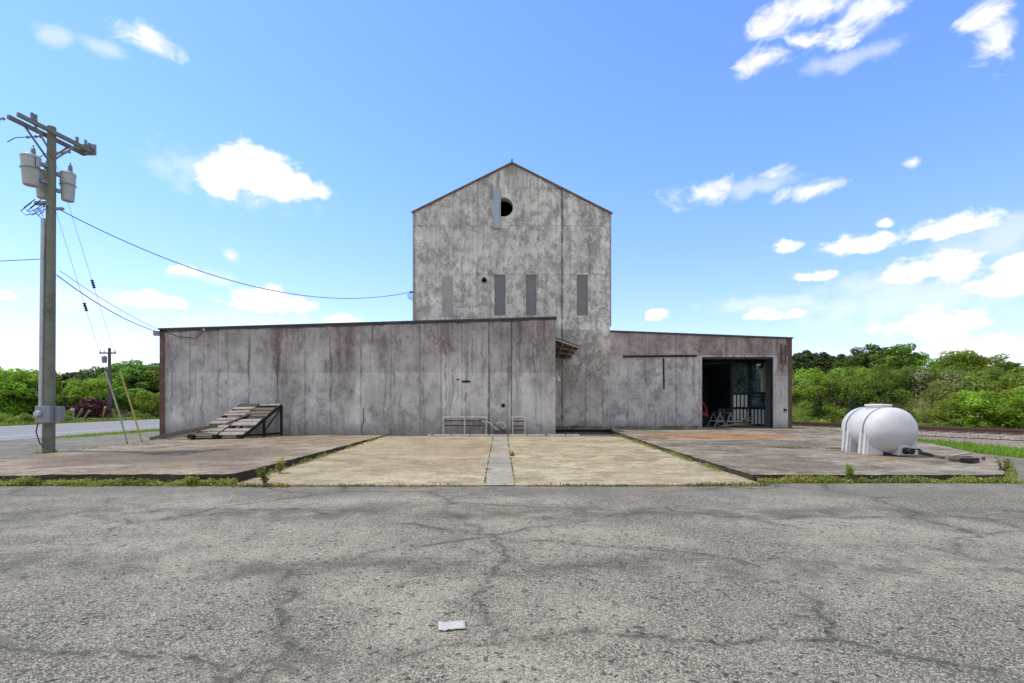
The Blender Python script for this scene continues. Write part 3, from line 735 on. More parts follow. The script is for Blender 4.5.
# inner partition: frame, corrugated sheets and panes
YP = 27.2
pt = MB()
def pxz(px, py, Y=YP): return at(px, py, Y)
for px in (731.5, 749.5, 769.5):
    a = pxz(px, 360); mb_ = pt.box((a.x, YP, 2.05), (0.14, 0.14, 3.6))
for py in (393.5, 408):
    a, b = pxz(732, py), pxz(770, py); pt.bar(a, b, 0.12, 0.12)
a, b = pxz(700, 364), pxz(770, 361); pt.bar(a, b, 0.12, 0.1)
pto = pt.build('inner_partition', M['green_frame'], bl)
def corrug(px0, px1, py0, py1, Y, mat, parent, pitch=0.185):
    # upright metal strips with open gaps between them
    a, b = pxz(px0, py1, Y), pxz(px1, py0, Y); n = max(2, int((b.x - a.x) / pitch)); mb = MB(); w = (b.x - a.x) / n
    for k in range(n):
        x = a.x + w * k; P = [(x + w * .1, Y), (x + w * .25, Y - .03), (x + w * .62, Y - .03), (x + w * .76, Y)]
        for (x0, y0), (x1, y1) in zip(P, P[1:]): mb.face([(x0, y0, a.z), (x1, y1, a.z), (x1, y1, b.z), (x0, y0, b.z)])
    return mb.build('strip_cladding', mat, parent)
corrug(733, 748.5, 395, 407, YP - 0.02, M['corr'], pto); corrug(733, 769, 409.5, 424.2, YP - 0.02, M['corr'], pto); corrug(718, 731, 408.5, 420, YP + 1.4, M['winpanel'], pto)
mb = MB(); a, b = pxz(733, 423.6, YP + .3), pxz(769, 395, YP + .3); mb.box(((a.x + b.x) / 2, YP + .3, (a.z + b.z) / 2), (b.x - a.x, .03, b.z - a.z)); mb.build('backing_board', M['dark'], pto)
for (x0, x1, y0, y1) in ((733, 748.5, 363, 392.5), (750.8, 768.5, 363, 392.5), (750.8, 768.5, 395, 407)):
    a, b = pxz(x0, y1), pxz(x1, y0); mb = MB(); mb.box(((a.x + b.x) / 2, YP + 0.01, (a.z + b.z) / 2), (b.x - a.x, 0.012, b.z - a.z)); mb.build('window_pane', M['glass'], pto)
# plywood board and a torn sheet behind the pane, by the side window
mb = MB(); a, b = pxz(763.8, 392, YP - .08), pxz(768, 363, YP - .08); mb.box(((a.x + b.x) / 2, YP - 0.08, (a.z + b.z) / 2), (b.x - a.x, 0.03, b.z - a.z)); mb.build('plywood_board', M['tan'], pto)
mb = MB(); mb.prism([pxz(758.5, 371, YP - .05), pxz(761, 369, YP - .05), pxz(763.4, 367, YP - .05), pxz(763.4, 392, YP - .05), pxz(761, 392, YP - .05), pxz(760.6, 378, YP - .05)], (0, 0.01, 0)); mb.build('torn_sheet', M['corr'], pto)

# ================================================================== inside the garage
fl = 0.335
rc = thing('red_utility_cart', 'faded red utility cart parked just inside the dark garage doorway', 'utility cart', (9.50, 27.65, fl))
mb = MB(); mb.prism([(8.92, 27.25, fl + .35), (10.44, 27.25, fl + .35), (10.48, 27.25, fl + .62), (10.22, 27.25, fl + .75), (8.92, 27.25, fl + .8)], (0, 0.9, 0)); mb.build('body', M['red'], rc, bevel=0.04)
mb = MB()
for y in (27.3, 28.1): mb.tube([(10.37, y, fl + .7), (10.32, y, fl + 1.0), (10.18, y, fl + 1.22), (9.92, y, fl + 1.26), (9.02, y, fl + 1.26), (8.97, y, fl + .75)], 0.05, 8)
mb.tube([(10.18, 27.30, fl + 1.22), (10.18, 28.10, fl + 1.22)], 0.04, 8)
mb.build('roll_cage', M['red'], rc, True)
for x in (9.17, 10.17):
    for y in (27.23, 28.13):
        mb = MB(); mb.lathe([(0.1, -.09), (0.24, -.1), (0.28, -.06), (0.28, .06), (0.24, .1), (0.1, .09)], (0, 1, 0), (x, y, fl + .28), 18); w = mb.build('wheel', M['tyre'], rc, True)
mb = MB(); mb.box((9.57, 27.70, fl + .86), (0.5, 0.7, 0.12)); mb.box((9.32, 27.70, fl + 1.05), (0.1, 0.7, 0.35)); mb.build('seat', M['tyre'], rc, bevel=0.03)
sh = None
for i, (x, y) in enumerate(((10.55, 26.4), (11.05, 26.55))):
    if sh is None:
        s_ = thing('sawhorse', 'grey sawhorse nearest the red cart inside the garage', 'sawhorse', (x, y, fl), 'sawhorses inside the garage')
        mb = MB(); mb.bar((x, y - .5, fl + .72), (x, y + .5, fl + .72), 0.09, 0.08); mb.build('beam', M['darkwood'], s_)
        for yy in (-.42, .42):
            for sg in (-1, 1):
                mb = MB(); mb.bar((x, y + yy, fl + .7), (x + sg * .3, y + yy * 1.1, fl), 0.05, 0.045); mb.build('leg', M['winpanel'], s_)
            mb = MB(); mb.bar((x - .2, y + yy * 1.05, fl + .28), (x + .2, y + yy * 1.05, fl + .28), 0.03, 0.05); mb.build('brace', M['oldwood'], s_)
        sh = s_
    else:
        s_ = copy_tree(sh); s_.location = (x, y, fl); s_.rotation_euler.z = 0.25; s_['label'] = 'grey sawhorse beside the plank pile inside the garage'
pp = [(11.35, 26.15, .10, 'long grey plank at the front of the garage floor heap', 1.5, .2), (11.9, 26.45, .38, 'dark plank leaning across the back of the garage floor heap', 1.2, .18), (11.6, 26.3, .30, 'pale plank lying level over the top of the garage floor heap', 1.3, .2),
      (11.7, 26.2, .05, 'bottom plank of the heap on the garage floor, wide and grey', 1.5, .22), (11.75, 26.25, .13, 'plank lying crossways in the middle of the garage floor heap', 1.4, .2),
      (11.6, 26.25, .21, 'short plank on top of the garage floor heap', 0.9, .16), (11.9, 26.1, .30, 'long plank sloping over the garage floor heap', 1.1, .14)]
for i, (x, y, z, lab, L, w) in enumerate(pp):
    an = (.2, -.4, .15, 0.1, 0.5, -0.3, 0.9)[i]; d = Vector((math.cos(an), math.sin(an), (.05, .25, .04, 0, 0, .0, -.22)[i])) * L / 2
    mb = MB(); c = Vector((x, y, fl + z)); mb.bar(c - d, c + d, w, 0.05); o = mb.build('loose_plank', M['oldwood'] if i % 2 == 0 else M['darkwood'], None, org=c); tag(o, lab, 'plank', 'planks heaped inside the garage')

# ================================================================== things along the loading wing
def ztop(x, y): return z_pad1(x, y) if x < -5.4 else (z_pad2(x, y) if x > 4.7 else z_apron(x, y))
yr = 22.02; zr = z_apron(0, yr)
def pipe_rack(label, pxs, tops, Y):
    x0 = (pxs[0] - 512) / F * Y
    t = thing('pipe_rack', label, 'pipe rack', ((pxs[0] + pxs[-1] - 1024) / 2 / F * Y, Y, zr), 'pale pipe racks against the wing wall')
    for px in pxs:
        x = (px - 512) / F * Y; mb = MB(); z1 = at(0, tops[0], Y).z + 0.05
        mb.tube([(x, Y, zr), (x, Y, z1)], 0.034, 8); mb.lathe([(0.055, 0), (0.055, 0.13)], (0, 0, 1), (x, Y, z1 - 0.13), 10); mb.build('post', M['pipe'], t, True)
    for py in tops:
        z = at(0, py, Y).z; mb = MB(); mb.tube([((pxs[0] - 512) / F * Y, Y, z), ((pxs[-1] - 512) / F * Y, Y, z)], 0.045 if py == tops[0] else 0.026, 8); mb.build('cross_pipe', M['pipe'] if py == tops[0] else M['rust'], t, True)
    return t
pipe_rack('long three post pale pipe rack against the grey wing wall', (443.3, 464.6, 486.3), (417.4, 420.7, 425.5), 22.05)
pipe_rack('short two post pipe rack to one side of the blocked doorway strip', (512.6, 525), (417.2, 421.2, 426, 430), 22.05)
jb = thing('junk_bin', 'rusty dark bin with a bent pale hose looping out between the pipe racks', 'bin', (at(500.3, 0, 21.9).x, 21.9, zr))
bx = at(500.3, 0, 21.9).x
mb = MB(); mb.prism([(bx - .24, 21.75, zr + .02), (bx + .24, 21.75, zr + .02), (bx + .27, 21.75, zr + .24), (bx - .27, 21.75, zr + .24)], (0, .3, 0)); mb.build('box', M['rust'], jb)
mb = MB(); mb.tube([(bx - .8, 21.95, zr + .62), (bx - .45, 21.9, zr + .55), (bx - .2, 21.86, zr + .3), (bx + .0, 21.85, zr + .2)], 0.028, 8)
mb.tube([(bx - .05, 21.88, zr + .28)] + [(bx + 0.02 + .2 * math.sin(t), 21.86, zr + .4 + .17 * -math.cos(t)) for t in np.linspace(1.2, 5.2, 12)], 0.026, 8); mb.build('hose', M['pipe'], jb, True)
mb = MB(); mb.bar((bx - .3, 21.8, zr + .5), (bx + .15, 21.8, zr + .22), .04, .04); mb.build('handle', M['rust'], jb)
# long roller frame lying on the apron's back edge
ya = 21.72; za_ = z_apron(0, ya) + 0.012; xa, xb = at(428, 0, ya).x, at(579, 0, ya).x
lf = thing('conveyor_frame', 'long pale metal frame lying flat along the foot of the wing wall', 'conveyor frame', ((xa + xb) / 2, ya, za_))
for dy in (-.14, .14):
    mb = MB(); mb.bar((xa, ya + dy, za_ + .03), (xb, ya + dy, za_ + .03), 0.04, 0.07); mb.build('side_rail', M['pipe'], lf)
for k in range(16):
    x = xa + (xb - xa) * (k + .5) / 16; mb = MB(); mb.tube([(x, ya - .12, za_ + .05), (x, ya + .12, za_ + .05)], 0.024, 8); mb.build('roller', M['conduit'], lf)
    if k % 2 == 0:
        mb = MB(); mb.box((x, ya - .165, za_ + .045), (.05, .012, .05)); mb.build('bracket', M['rust'], lf)

# loading ramp of worn planks
RL, RR_, HL, HR = Vector((-12.85, 20.45, .24)), Vector((-10.72, 20.3, .26)), Vector((-11.62, 21.95, 1.53)), Vector((-9.84, 21.88, 1.56))
zr1 = 0.13
rp = thing('loading_ramp', 'tilted dark framed ramp of bleached planks standing by the wing wall', 'ramp', (-11.2, 21.2, zr1))
def rpt(u, v, dn=0.0):
    p = RL.lerp(RR_, u).lerp(HL.lerp(HR, u), v); return p - Vector((0, 0, dn))
fr = MB()
for u in (0.01, 0.47, 0.53, 0.99): fr.bar(rpt(u, 0.0, .09), rpt(u, 1.0, .09), 0.07, 0.12)
for v in (0.02, 0.5, 0.99): fr.bar(rpt(0, v, .14), rpt(1, v, .14), 0.07, 0.08)
fr.build('deck_frame', M['black'], rp)
vv = 0.0; k = 0
for lane in ((0.0, 0.475), (0.515, 1.0)):
    vv = 0.03; 
    while vv < 0.97:
        w = random.uniform(0.055, 0.08); gap = random.choice((0.025, 0.04, 0.05, 0.09))
        if vv > 0.86: w = min(0.98 - vv, 0.13); gap = 0.02
        u0, u1 = lane[0] + random.uniform(-.015, .01), lane[1] + random.uniform(-.012, .015)
        mb = MB(); a0, a1, b1, b0 = rpt(u0, vv, .03), rpt(u1, vv, .03), rpt(u1, vv + w, .03), rpt(u0, vv + w, .03)
        sk = random.uniform(-.02, .02); b0.z += sk; b1.z += sk
        mb.prism([a0, a1, b1, b0], (0, 0, .04)); mb.build('plank', M['oldwood'] if random.random() < .75 else M['darkwood'], rp)
        vv += w + gap
for u, v, foot in ((0.99, 1.0, 0), (0.01, 1.0, 0), (0.99, 0.55, 0), (0.01, .55, 0)):
    p = rpt(u, v, .1); mb = MB(); mb.bar(p, (p.x, p.y, zr1), 0.09, 0.09); mb.build('leg', M['black'], rp)
mb = MB(); a = rpt(.99, 1, .2); b = rpt(.99, .5, 0); mb.bar(a, (b.x, b.y, zr1 + .12), .05, .05); mb.build('brace', M['black'], rp)
mb = MB(); a = rpt(.99, 1, 0); b = rpt(.99, 0.1, 0); mb.bar((a.x, a.y, zr1 + .14), (b.x, b.y, zr1 + .12), .08, .09); mb.build('bottom_rail', M['black'], rp)
for u in (0.02, .5, .97):
    p = rpt(u, 0.0); mb = MB(); mb.box((p.x, p.y, zr1 + .09), (.22, .16, .16)); mb.build('foot_block', M['black'], rp)
mb = MB(); mb.bar(rpt(.36, .34, -.045), rpt(.62, .62, -.06), .14, .03); mb.build('loose_slat', M['oldwood'], rp)
o = MB(); a, b = Vector((-14.8, 21.0, .10)), Vector((-11.75, 20.35, .66)); o.bar(a, b, 0.16, 0.12)
tag(o.build('ramp_board', M['darkwood'], None, org=a), 'long dark board sloping from the ground up onto the plank ramp', 'board')
o = MB(); a, b = Vector((-13.6, 20.75, .17)), Vector((-11.6, 20.85, .52)); o.bar(a, b, 0.22, 0.05)
tag(o.build('ramp_board', M['oldwood'], None, org=a), 'short pale board lying on the low end of the plank ramp', 'board')

# ================================================================== white tank on its legs
tkx, tky = 10.25, 14.35; tz = z_pad2(tkx, tky) - .012
tank = thing('liquid_tank', 'white plastic leg tank strapped down on the concrete pad', 'tank', (tkx, tky, tz))
TR, TL, TZc = 0.60, 0.66, 0.655
c0 = Vector((tkx, tky, tz + TZc))
prof = [(0.02, -TL - .26), (.18, -TL - .25), (.34, -TL - .215), (.46, -TL - .16), (.545, -TL - .085), (TR - .008, -TL)]
prof += [(TR, -TL + .03), (TR, -.26), (TR + .012, -.24), (TR + .012, .24), (TR, .26), (TR, TL - .03)]
prof += [(r, -h) for r, h in prof[:6]][::-1]
mb = MB(); mb.lathe(prof, (0, 1, 0), c0, 56); tb = mb.build('tank_shell', M['tank'], tank, True)
tankparts = []
for y in (-.42, .40):
    for sgn in (-1, 1):
        mb = MB()
        for dy in (-.10, .10):
            mb.prism([(tkx + sgn * .66, tky + y + dy - .05, tz), (tkx + sgn * .60, tky + y + dy - .05, tz + TZc + .05), (tkx + sgn * .40, tky + y + dy - .05, tz + TZc - .2), (tkx + sgn * .30, tky + y + dy - .05, tz)], (0, .1, 0))
        mb.prism([(tkx + sgn * .60, tky + y - .17, tz), (tkx + sgn * .56, tky + y - .17, tz + .55), (tkx + sgn * .2, tky + y - .17, tz + .25), (tkx + sgn * .2, tky + y - .17, tz)], (0, .34, 0))
        mb.build('leg', M['tank'], tank, bevel=.012)
    mb = MB(); n = 40
    for k in range(n):
        a0, a1 = R(-8) + R(196) * k / n, R(-8) + R(196) * (k + 1) / n
        mb.bar((tkx + (TR + .014) * math.cos(a0), tky + y, c0.z + (TR + .014) * math.sin(a0)), (tkx + (TR + .014) * math.cos(a1), tky + y, c0.z + (TR + .014) * math.sin(a1)), .045, .012, (0, 1, 0)) if False else \
            mb.face([(tkx + (TR + .014) * math.cos(a0), tky + y - .024, c0.z + (TR + .014) * math.sin(a0)), (tkx + (TR + .014) * math.cos(a1), tky + y - .024, c0.z + (TR + .014) * math.sin(a1)),
                     (tkx + (TR + .014) * math.cos(a1), tky + y + .024, c0.z + (TR + .014) * math.sin(a1)), (tkx + (TR + .014) * math.cos(a0), tky + y + .024, c0.z + (TR + .014) * math.sin(a0))])
    mb.build('strap', M['meter'], tank)
mb = MB(); mb.lathe([(.29, 0), (.29, .08), (.31, .085), (.31, .125), (.29, .14), (.02, .15)], (0, 0, 1), (tkx, tky - .02, c0.z + TR - .055), 32); mb.build('hatch', M['tank'], tank, True)
mb = MB(); yo = tky - TL - .20; mb.prism([(tkx - .02, yo - .02, tz + .02), (tkx + .30, yo - .02, tz + .02), (tkx + .27, yo + .0, tz + .30), (tkx + .03, yo + .0, tz + .30)], (0, .25, 0)); mb.build('outlet_block', M['tank'], tank, bevel=.02)
mb = MB(); mb.lathe([(.085, 0), (.085, .06), (.06, .065), (.06, .15), (.08, .155), (.08, .2)], (0.25, -1, 0), (tkx + .15, yo - .02, tz + .15), 16); mb.bar((tkx + .2, yo - .16, tz + .2), (tkx + .42, yo - .14, tz + .2), .03, .03); mb.build('outlet_valve', M['black'], tank, True)
def rotate_tree(root, ang):
    root.rotation_euler.z = ang
rotate_tree(tank, R(-6)); tank.scale = (1.04, 1.04, 1.02)

# planks and scrap lying by the tank
def lying(name, label, cat, pa, pb, w, th, mat, lift=0.0, dz=0.0):
    a, b = gnd(*pa, .17), gnd(*pb, .17)
    a.z = z_pad2(a.x, a.y) + th / 2 + lift; b.z = z_pad2(b.x, b.y) + th / 2 + lift + dz
    mb = MB(); mb.bar(a, b, w, th); o = mb.build(name, mat, None, org=a, bevel=.006); return tag(o, label, cat)
lying('scrap_pipe', 'long grey pipe lying on the pad beside the tank outlet', 'pipe', (919, 453.5), (943, 458.5), .09, .06, M['darkwood'])
lying('scrap_board', 'rusty brown board lying farthest from the tank on the pad', 'board', (951, 460), (976, 462.3), .20, .06, M['rust'])
lying('scrap_board', 'thin pale board lying across the rusty brown board', 'board', (950, 457), (970, 456), .13, .03, M['oldwood'], .02, .05)
lying('scrap_board', 'thick black timber end lying next to the rusty brown board', 'board', (965, 462.2), (974, 461.3), .22, .1, M['black'])
lying('scrap_block', 'small brown wood block alone near the pad corner', 'block', (982, 459.5), (985, 459.7), .12, .07, M['rust'])
lying('hose_end', 'short black hose end lying under the tank outlet', 'hose', (905, 452.5), (922, 453.0), .09, .07, M['black'])

# crumpled paper on the asphalt
mb = MB(); c = gnd(452, 627); nx, ny = 8, 4; PT = {}
for i in range(nx + 1):
    for j in range(ny + 1):
        u, v = i / nx - .5, j / ny - .5
        z = 0.012 + 0.012 * mnoise.noise((u * 5, v * 6, 4)) + .01 * abs(u)
        PT[i, j] = (c.x + u * .19 + v * -.018, c.y + v * .13 + u * .035 + .006 * math.sin(u * 9), max(.004, z))
for i in range(nx):
    for j in range(ny): mb.face([PT[i, j], PT[i + 1, j], PT[i + 1, j + 1], PT[i, j + 1]])
o = mb.build('paper_sheet', M['paper'], None, True, org=c); sm = o.modifiers.new('s', 'SOLIDIFY'); sm.thickness = .002
tag(o, 'crumpled white paper sheet lying on the grey asphalt', 'paper')

# ================================================================== utility pole with transformers
pb = Vector((-14.53, 16.05, 0)); ptp = Vector((-14.22, 15.82, 10.1))
pole = thing('utility_pole', 'tall wooden power pole with crossarms, meter boxes and grey conduit', 'utility pole', tuple(pb))
def pz(z): return pb.lerp(ptp, z / 10.1)
mb = MB(); zs = np.linspace(-.4, 10.1, 14)
mb.tube([pz(z) for z in zs], [.165 - .055 * max(0, z) / 10.1 for z in zs], 18); mb.build('shaft', M['pole'], pole, True)
ad = Vector((.15, .99, 0)).normalized(); an = Vector((ad.y, -ad.x, 0)); zc = 9.86
for sgn in (-1, 1):
    c = pz(zc) + an * sgn * .165; c.z = zc + .02 * sgn; mb = MB(); mb.bar(c - ad * 1.08, c + ad * 1.2, .09, .12); ca = mb.build('crossarm', M['arm'], pole, bevel=.008)
    for t in (-.62, .62):
        mb = MB(); mb.bar(c + ad * t - Vector((0, 0, .06)), pz(9.1) + an * sgn * .12, .03, .05); mb.build('brace', M['arm'], pole)
def insul(c, d, L=.32, mat='porcelain', name='insulator', par=None, r=.05):
    mb = MB(); n = 4; pr = [(.015, 0)]
    for k in range(n): pr += [(r * .45, L * (k + .1) / n), (r, L * (k + .35) / n), (r, L * (k + .55) / n), (r * .45, L * (k + .7) / n)]
    pr += [(.015, L)]; mb.lathe(pr, d, c, 12); return mb.build(name, M[mat], par or pole, True)
for t, h in ((-.72, .2), (-.62, .2), (.62, .17), (.9, .22), (1.02, .18)):
    c = pz(zc); c.z = zc + .07
    for sg in ((-1, 1) if t in (.9,) else (1,)): insul(c + ad * t + an * .2 * sg, (0, 0, 1), h, 'porcelain')
c = pz(zc); c.z = zc + .1
mb = MB(); mb.box(c + ad * 1.16, (.5, .08, .34)); mb.box(c + ad * 1.05, (.52, .05, .1)); mb.build('arm_bracket', M['meter'], pole)
for t in (-1.05, -.05, .85):        # dead-end strings pulling away to the road side, with a stub of conductor
    c = pz(zc) - an * .3 + ad * t; c.z = zc - (.05 if t < 0 else .1); d = Vector((-1, -.22, -.16)).normalized()
    if t > -1: d = Vector((-1, -.35, -.25)).normalized()
    insul(c, d, .42, 'meter', 'strain_insulator'); e = c + d * .42
    mb = MB(); pts = [c, e] + ([e + d * k for k in (3, 9)] if t < -1 else [e + d * .25, e + d * .42 + Vector((-.03, 0, -.12))]); mb.tube(pts, .013, 6); mb.build('jumper_wire', M['wire'], pole)
# transformers: each its own thing, hung on the pole
def transformer(label, ctr, r, h, tank_seg=24):
    t = thing('pole_transformer', label, 'transformer', (ctr.x, ctr.y, ctr.z - h / 2), 'transformers hung on the utility pole'); z0 = ctr.z - h / 2
    mb = MB(); mb.lathe([(r * .74, 0), (r * .79, .02), (r * .98, h * .75), (r, h * .86)], (0, 0, 1), (ctr.x, ctr.y, z0), tank_seg); mb.build('tank', M['pot'], t, True)
    mb = MB(); mb.lathe([(r * 1.05, 0), (r * 1.06, .04), (r * .98, .07), (r * .5, .13), (.03, .15)], (0, 0, 1), (ctr.x, ctr.y, z0 + h * .86), tank_seg); mb.build('lid', M['pot'], t, True)
    for dx, dy in ((.1, -.02), (-.03, .12)):
        b = Vector((ctr.x + dx, ctr.y + dy, z0 + h * .86 + .09)); mb = MB(); pr = [(.05, 0)]
        for k in range(4): pr += [(.04, .05 * k + .01), (.065, .05 * k + .025), (.04, .05 * k + .045)]
        pr += [(.02, .25), (.02, .29)]; mb.lathe(pr, (0, 0, 1), b, 12); mb.build('bushing', M['porcelain'], t, True)
    p = pz(ctr.z); d = (p - ctr); d.z = 0; L = d.length; d.normalize()
    for dz in (-h * .25, h * .28):
        mb = MB(); mb.bar(ctr + d * (r * .9) + Vector((0, 0, dz)), ctr + d * (L - .11) + Vector((0, 0, dz)), .12, .1); mb.build('hanger', M['meter'], t)
    mb = MB(); mb.tube([ctr + Vector((r * 1.02 * math.cos(a), r * 1.02 * math.sin(a), h * .02 + .0)) for a in np.linspace(0, 2 * math.pi, 25)], .012, 5); mb.build('band', M['meter'], t)
    q = -d; sxv = Vector((-q.y, q.x, 0)); mb = MB()
    mb.tube([ctr + sxv * (r + .0) + Vector((0, 0, h * .36)), ctr + sxv * (r + .12) + Vector((0, 0, h * .3)), ctr + sxv * (r + .08) + Vector((0, 0, h * .05)), ctr + d * (L - .2) + Vector((0, 0, h * .1))], .012, 6); mb.build('lead_wire', M['wire'], t)
transformer('grey can transformer on the camera side of the pole, biggest looking of the three', Vector((-14.50, 15.42, 8.60)), .235, .95)
transformer('grey can transformer half hidden between the big can and the pole', Vector((-14.66, 16.02, 8.42)), .205, .9)
transformer('grey can transformer hanging alone on the building side of the pole', Vector((-14.07, 16.22, 8.44)), .205, .95)
mb = MB(); mb.box(pz(7.78) + Vector((-.35, .05, 0)), (.36, .1, .1)); mb.build('secondary_rack', M['meter'], pole); mb = MB(); mb.box(pz(7.6) + Vector((.22, .02, 0)), (.3, .08, .07)); mb.build('wire_bracket', M['meter'], pole)
for k in range(5):
    mb = MB(); a = pz(7.75) + Vector((-.1 - .1 * k, -.1, .1 * (k % 2))); mb.tube([a, a + Vector((-.25, -.1, -.3)), a + Vector((-.05, -.15, -.45)), a + Vector((.15, -.05, -.15 - .05 * k)), pz(7.6) + Vector((-.1, -.15, -.1 * k))], .012, 6); mb.build('jumper_wire', M['wire'], pole)
# riser conduit and meter
cz0, cz1 = 1.45, 7.25
mb = MB(); off = Vector((-.12, -.155, 0)); mb.tube([pz(cz0) + off, pz(cz1) + off * .93], .055, 12); mb.build('conduit', M['conduit'], pole, True)
mb = MB(); off2 = Vector((-.2, -.1, 0)); mb.tube([pz(1.4) + off2, pz(6.2) + off2], .018, 8); mb.build('ground_wire', M['wire'], pole)
mb = MB(); c = pz(1.22) + Vector((.1, -.26, 0)); mb.box(c, (.46, .16, .52)); mbx = mb.build('meter_box', M['meter'], pole, bevel=.012)
mb = MB(); mb.lathe([(.1, 0), (.1, .05), (.085, .09), (.02, .1)], (0, -1, 0), c + Vector((-.1, -.09, 0.02)), 20); mb.build('meter_dial', M['conduit'], mbx, True)
mb = MB(); c2 = pz(1.24) + Vector((.42, -.08, 0)); mb.box(c2, (.16, .2, .46)); mb.build('switch_box', M['meter'], pole, bevel=.01)
mb = MB(); mb.tube([c + Vector((-.2, 0, -.26)), c + Vector((-.26, 0, -.55)), c + Vector((-.16, .02, -.9)), c + Vector((.0, .08, -1.1))], .018, 8); mb.build('loop_cable', M['wire'], pole)

# wires
def wire(name, label, p0, p1, sag, r=.014, n=26, mat='wire', cat='wire'):
    p0, p1 = Vector(p0), Vector(p1); mb = MB()
    mb.tube([p0.lerp(p1, t) - Vector((0, 0, 4 * sag * t * (1 - t))) for t in np.linspace(0, 1, n)], r, 6); o = mb.build(name, M[mat], None, True, org=p0); return tag(o, label, cat)
wire('service_wire', 'long black wire sagging from the pole to the tower corner', pz(7.62) + Vector((.16, 0, 0)), at(411, 292, YT), 1.25, .014)
wire('service_wire', 'thick black wire from the pole down to the wing roof corner', pz(5.55) + Vector((.2, 0, 0)), (-15.36, YW - .05, ztl - .1), .22, .015)
wire('service_wire', 'thin grey wire running just above the thick wire to the wing roof corner', pz(5.7) + Vector((.22, .1, 0)), (-15.3, YW - .02, ztl - .02), .12, .010, mat='steelwire')
wire('service_wire', 'black wire leaving the pole towards the road at mid height', pz(6.05) + Vector((-.2, 0, 0)), (-34, 16.5, 7.1), .5, .012)
# guys with their guards
def guy(label, foot, top, guard_mat, glen, bend):
    t = thing('guy_wire', label, 'guy wire', foot); foot, top = Vector(foot), Vector(top)
    mb = MB(); mb.tube([foot, top], .006, 6); mb.build('strand', M['steelwire'], t)
    d = (top - foot).normalized(); mb = MB(); pts = [foot + d * (.1 + glen * k / 6) + Vector((bend * math.sin(math.pi * k / 6), 0, -.03 * math.sin(math.pi * k / 6))) for k in range(7)]
    mb.tube(pts, [.026, .027, .027, .028, .028, .029, .029], 10); mb.build('guard', M[guard_mat], t, True)
    p = foot.lerp(top, .58); insul(p, d, .3, 'black', 'strain_insulator', t, .06)
    mb = MB(); mb.tube([foot - d * .4, foot + d * .12], .02, 8); mb.build('anchor_rod', M['rust'], t)
f1 = gnd(127.5, 444, .03); f2 = gnd(142.3, 443, .03)
guy('guy wire in a weathered grey guard beside the tall pole', tuple(f1), tuple(pz(8.0)), 'greyguard', 2.75, .05)
guy('guy wire in a faded yellow guard nearer the wing wall', tuple(f2), tuple(pz(9.4)), 'yellow', 2.75, .02)

# far pole beyond the road with its own guys
fp = Vector((-40.0 * (512 - 109.5) / 402.5 * 0 + (109.5 - 512) / F * 50, 50, 0))
far = thing('distant_utility_pole', 'small distant wooden power pole standing before the far trees', 'utility pole', tuple(fp))
zt = at(0, 348, 50).z
mb = MB(); mb.tube([fp - Vector((0, 0, .3)), fp + Vector((0, 0, zt))], [.19, .13], 12); mb.build('shaft', M['darkwood'], far, True)
mb = MB(); za1 = at(0, 353.2, 50).z; mb.bar(fp + Vector((-.85, -.15, za1)), fp + Vector((.75, -.15, za1)), .12, .14); mb.build('crossarm', M['darkwood'], far)
for dx in (-.75, -.4, .65):
    insul(fp + Vector((dx, -.15, za1 + .07)), (0, 0, 1), .22, 'porcelain', 'insulator', far, .06)
mb = MB(); mb.lathe([(.2, 0), (.22, .6), (.1, .7)], (0, 0, 1), fp + Vector((-.42, -.1, at(0, 363, 50).z)), 14); mb.build('transformer_can', M['meter'], far, True)
def far_guard(label, pa, pb_, Y, mat, r=.07):
    a, b = at(*pa, Y), at(*pb_, Y - .6); mb = MB(); mb.tube([a, b], r, 8); o = mb.build('guy_guard', M[mat], None, True, org=a); tag(o, label, 'guy guard', 'leaning guy guards beyond the road')
far_guard('pale leaning guard post in front of the dark red bush, nearer the tall pole', (75.5, 421), (82, 409), 42, 'oldwood')
far_guard('pale leaning guard post in front of the dark red bush, nearer the distant pole', (82.5, 421), (89.5, 410.5), 42, 'oldwood')
far_guard('yellowish leaning guard post right beside the distant pole', (102, 419), (105, 407), 46, 'yellow')
wire('distant_line', 'thin distant wire from the far pole towards the wing roof', fp + Vector((.65, -.15, za1 + .2)), (-17, 70, 6.3), .4, .02, mat='steelwire')
# shed roof beyond the road
sh_ = thing('brown_roofed_shed', 'small low shed with a brown hipped roof beyond the road', 'shed', (at(123, 0, 62).x, 62, 0))
sxx = at(123, 0, 62).x
mb = MB(); mb.box((sxx, 64, .1), (2.0, 3, 1.0)); mb.build('wall', M['housewall'], sh_)
mb = MB(); zz = .45; mb.v += [(sxx - 1.25, 62.2, zz), (sxx + 1.25, 62.2, zz), (sxx + 1.25, 65.8, zz), (sxx - 1.25, 65.8, zz), (sxx - .35, 64, zz + .85), (sxx + .35, 64, zz + .85)]
mb.f += [(0, 1, 5, 4), (1, 2, 5), (2, 3, 4, 5), (3, 0, 4), (0, 3, 2, 1)]; mb.build('roof', M['brownroof'], sh_)
mbx_ = thing('mailbox', 'tiny white mailbox on a post beyond the road', 'mailbox', tuple(gnd(73.5, 423)))
q = gnd(73.5, 423); mb = MB(); mb.box(q + Vector((0, 0, .5)), (.05, .05, 1.0)); mb.build('post', M['oldwood'], mbx_)
mb = MB(); mb.prism([q + Vector((-.09, -.2, .95)), q + Vector((.09, -.2, .95)), q + Vector((.09, -.2, 1.08)), q + Vector((.05, -.2, 1.14)), q + Vector((-.05, -.2, 1.14)), q + Vector((-.09, -.2, 1.08))], (0, .2, 0)); mb.build('box', M['paper'], mbx_)

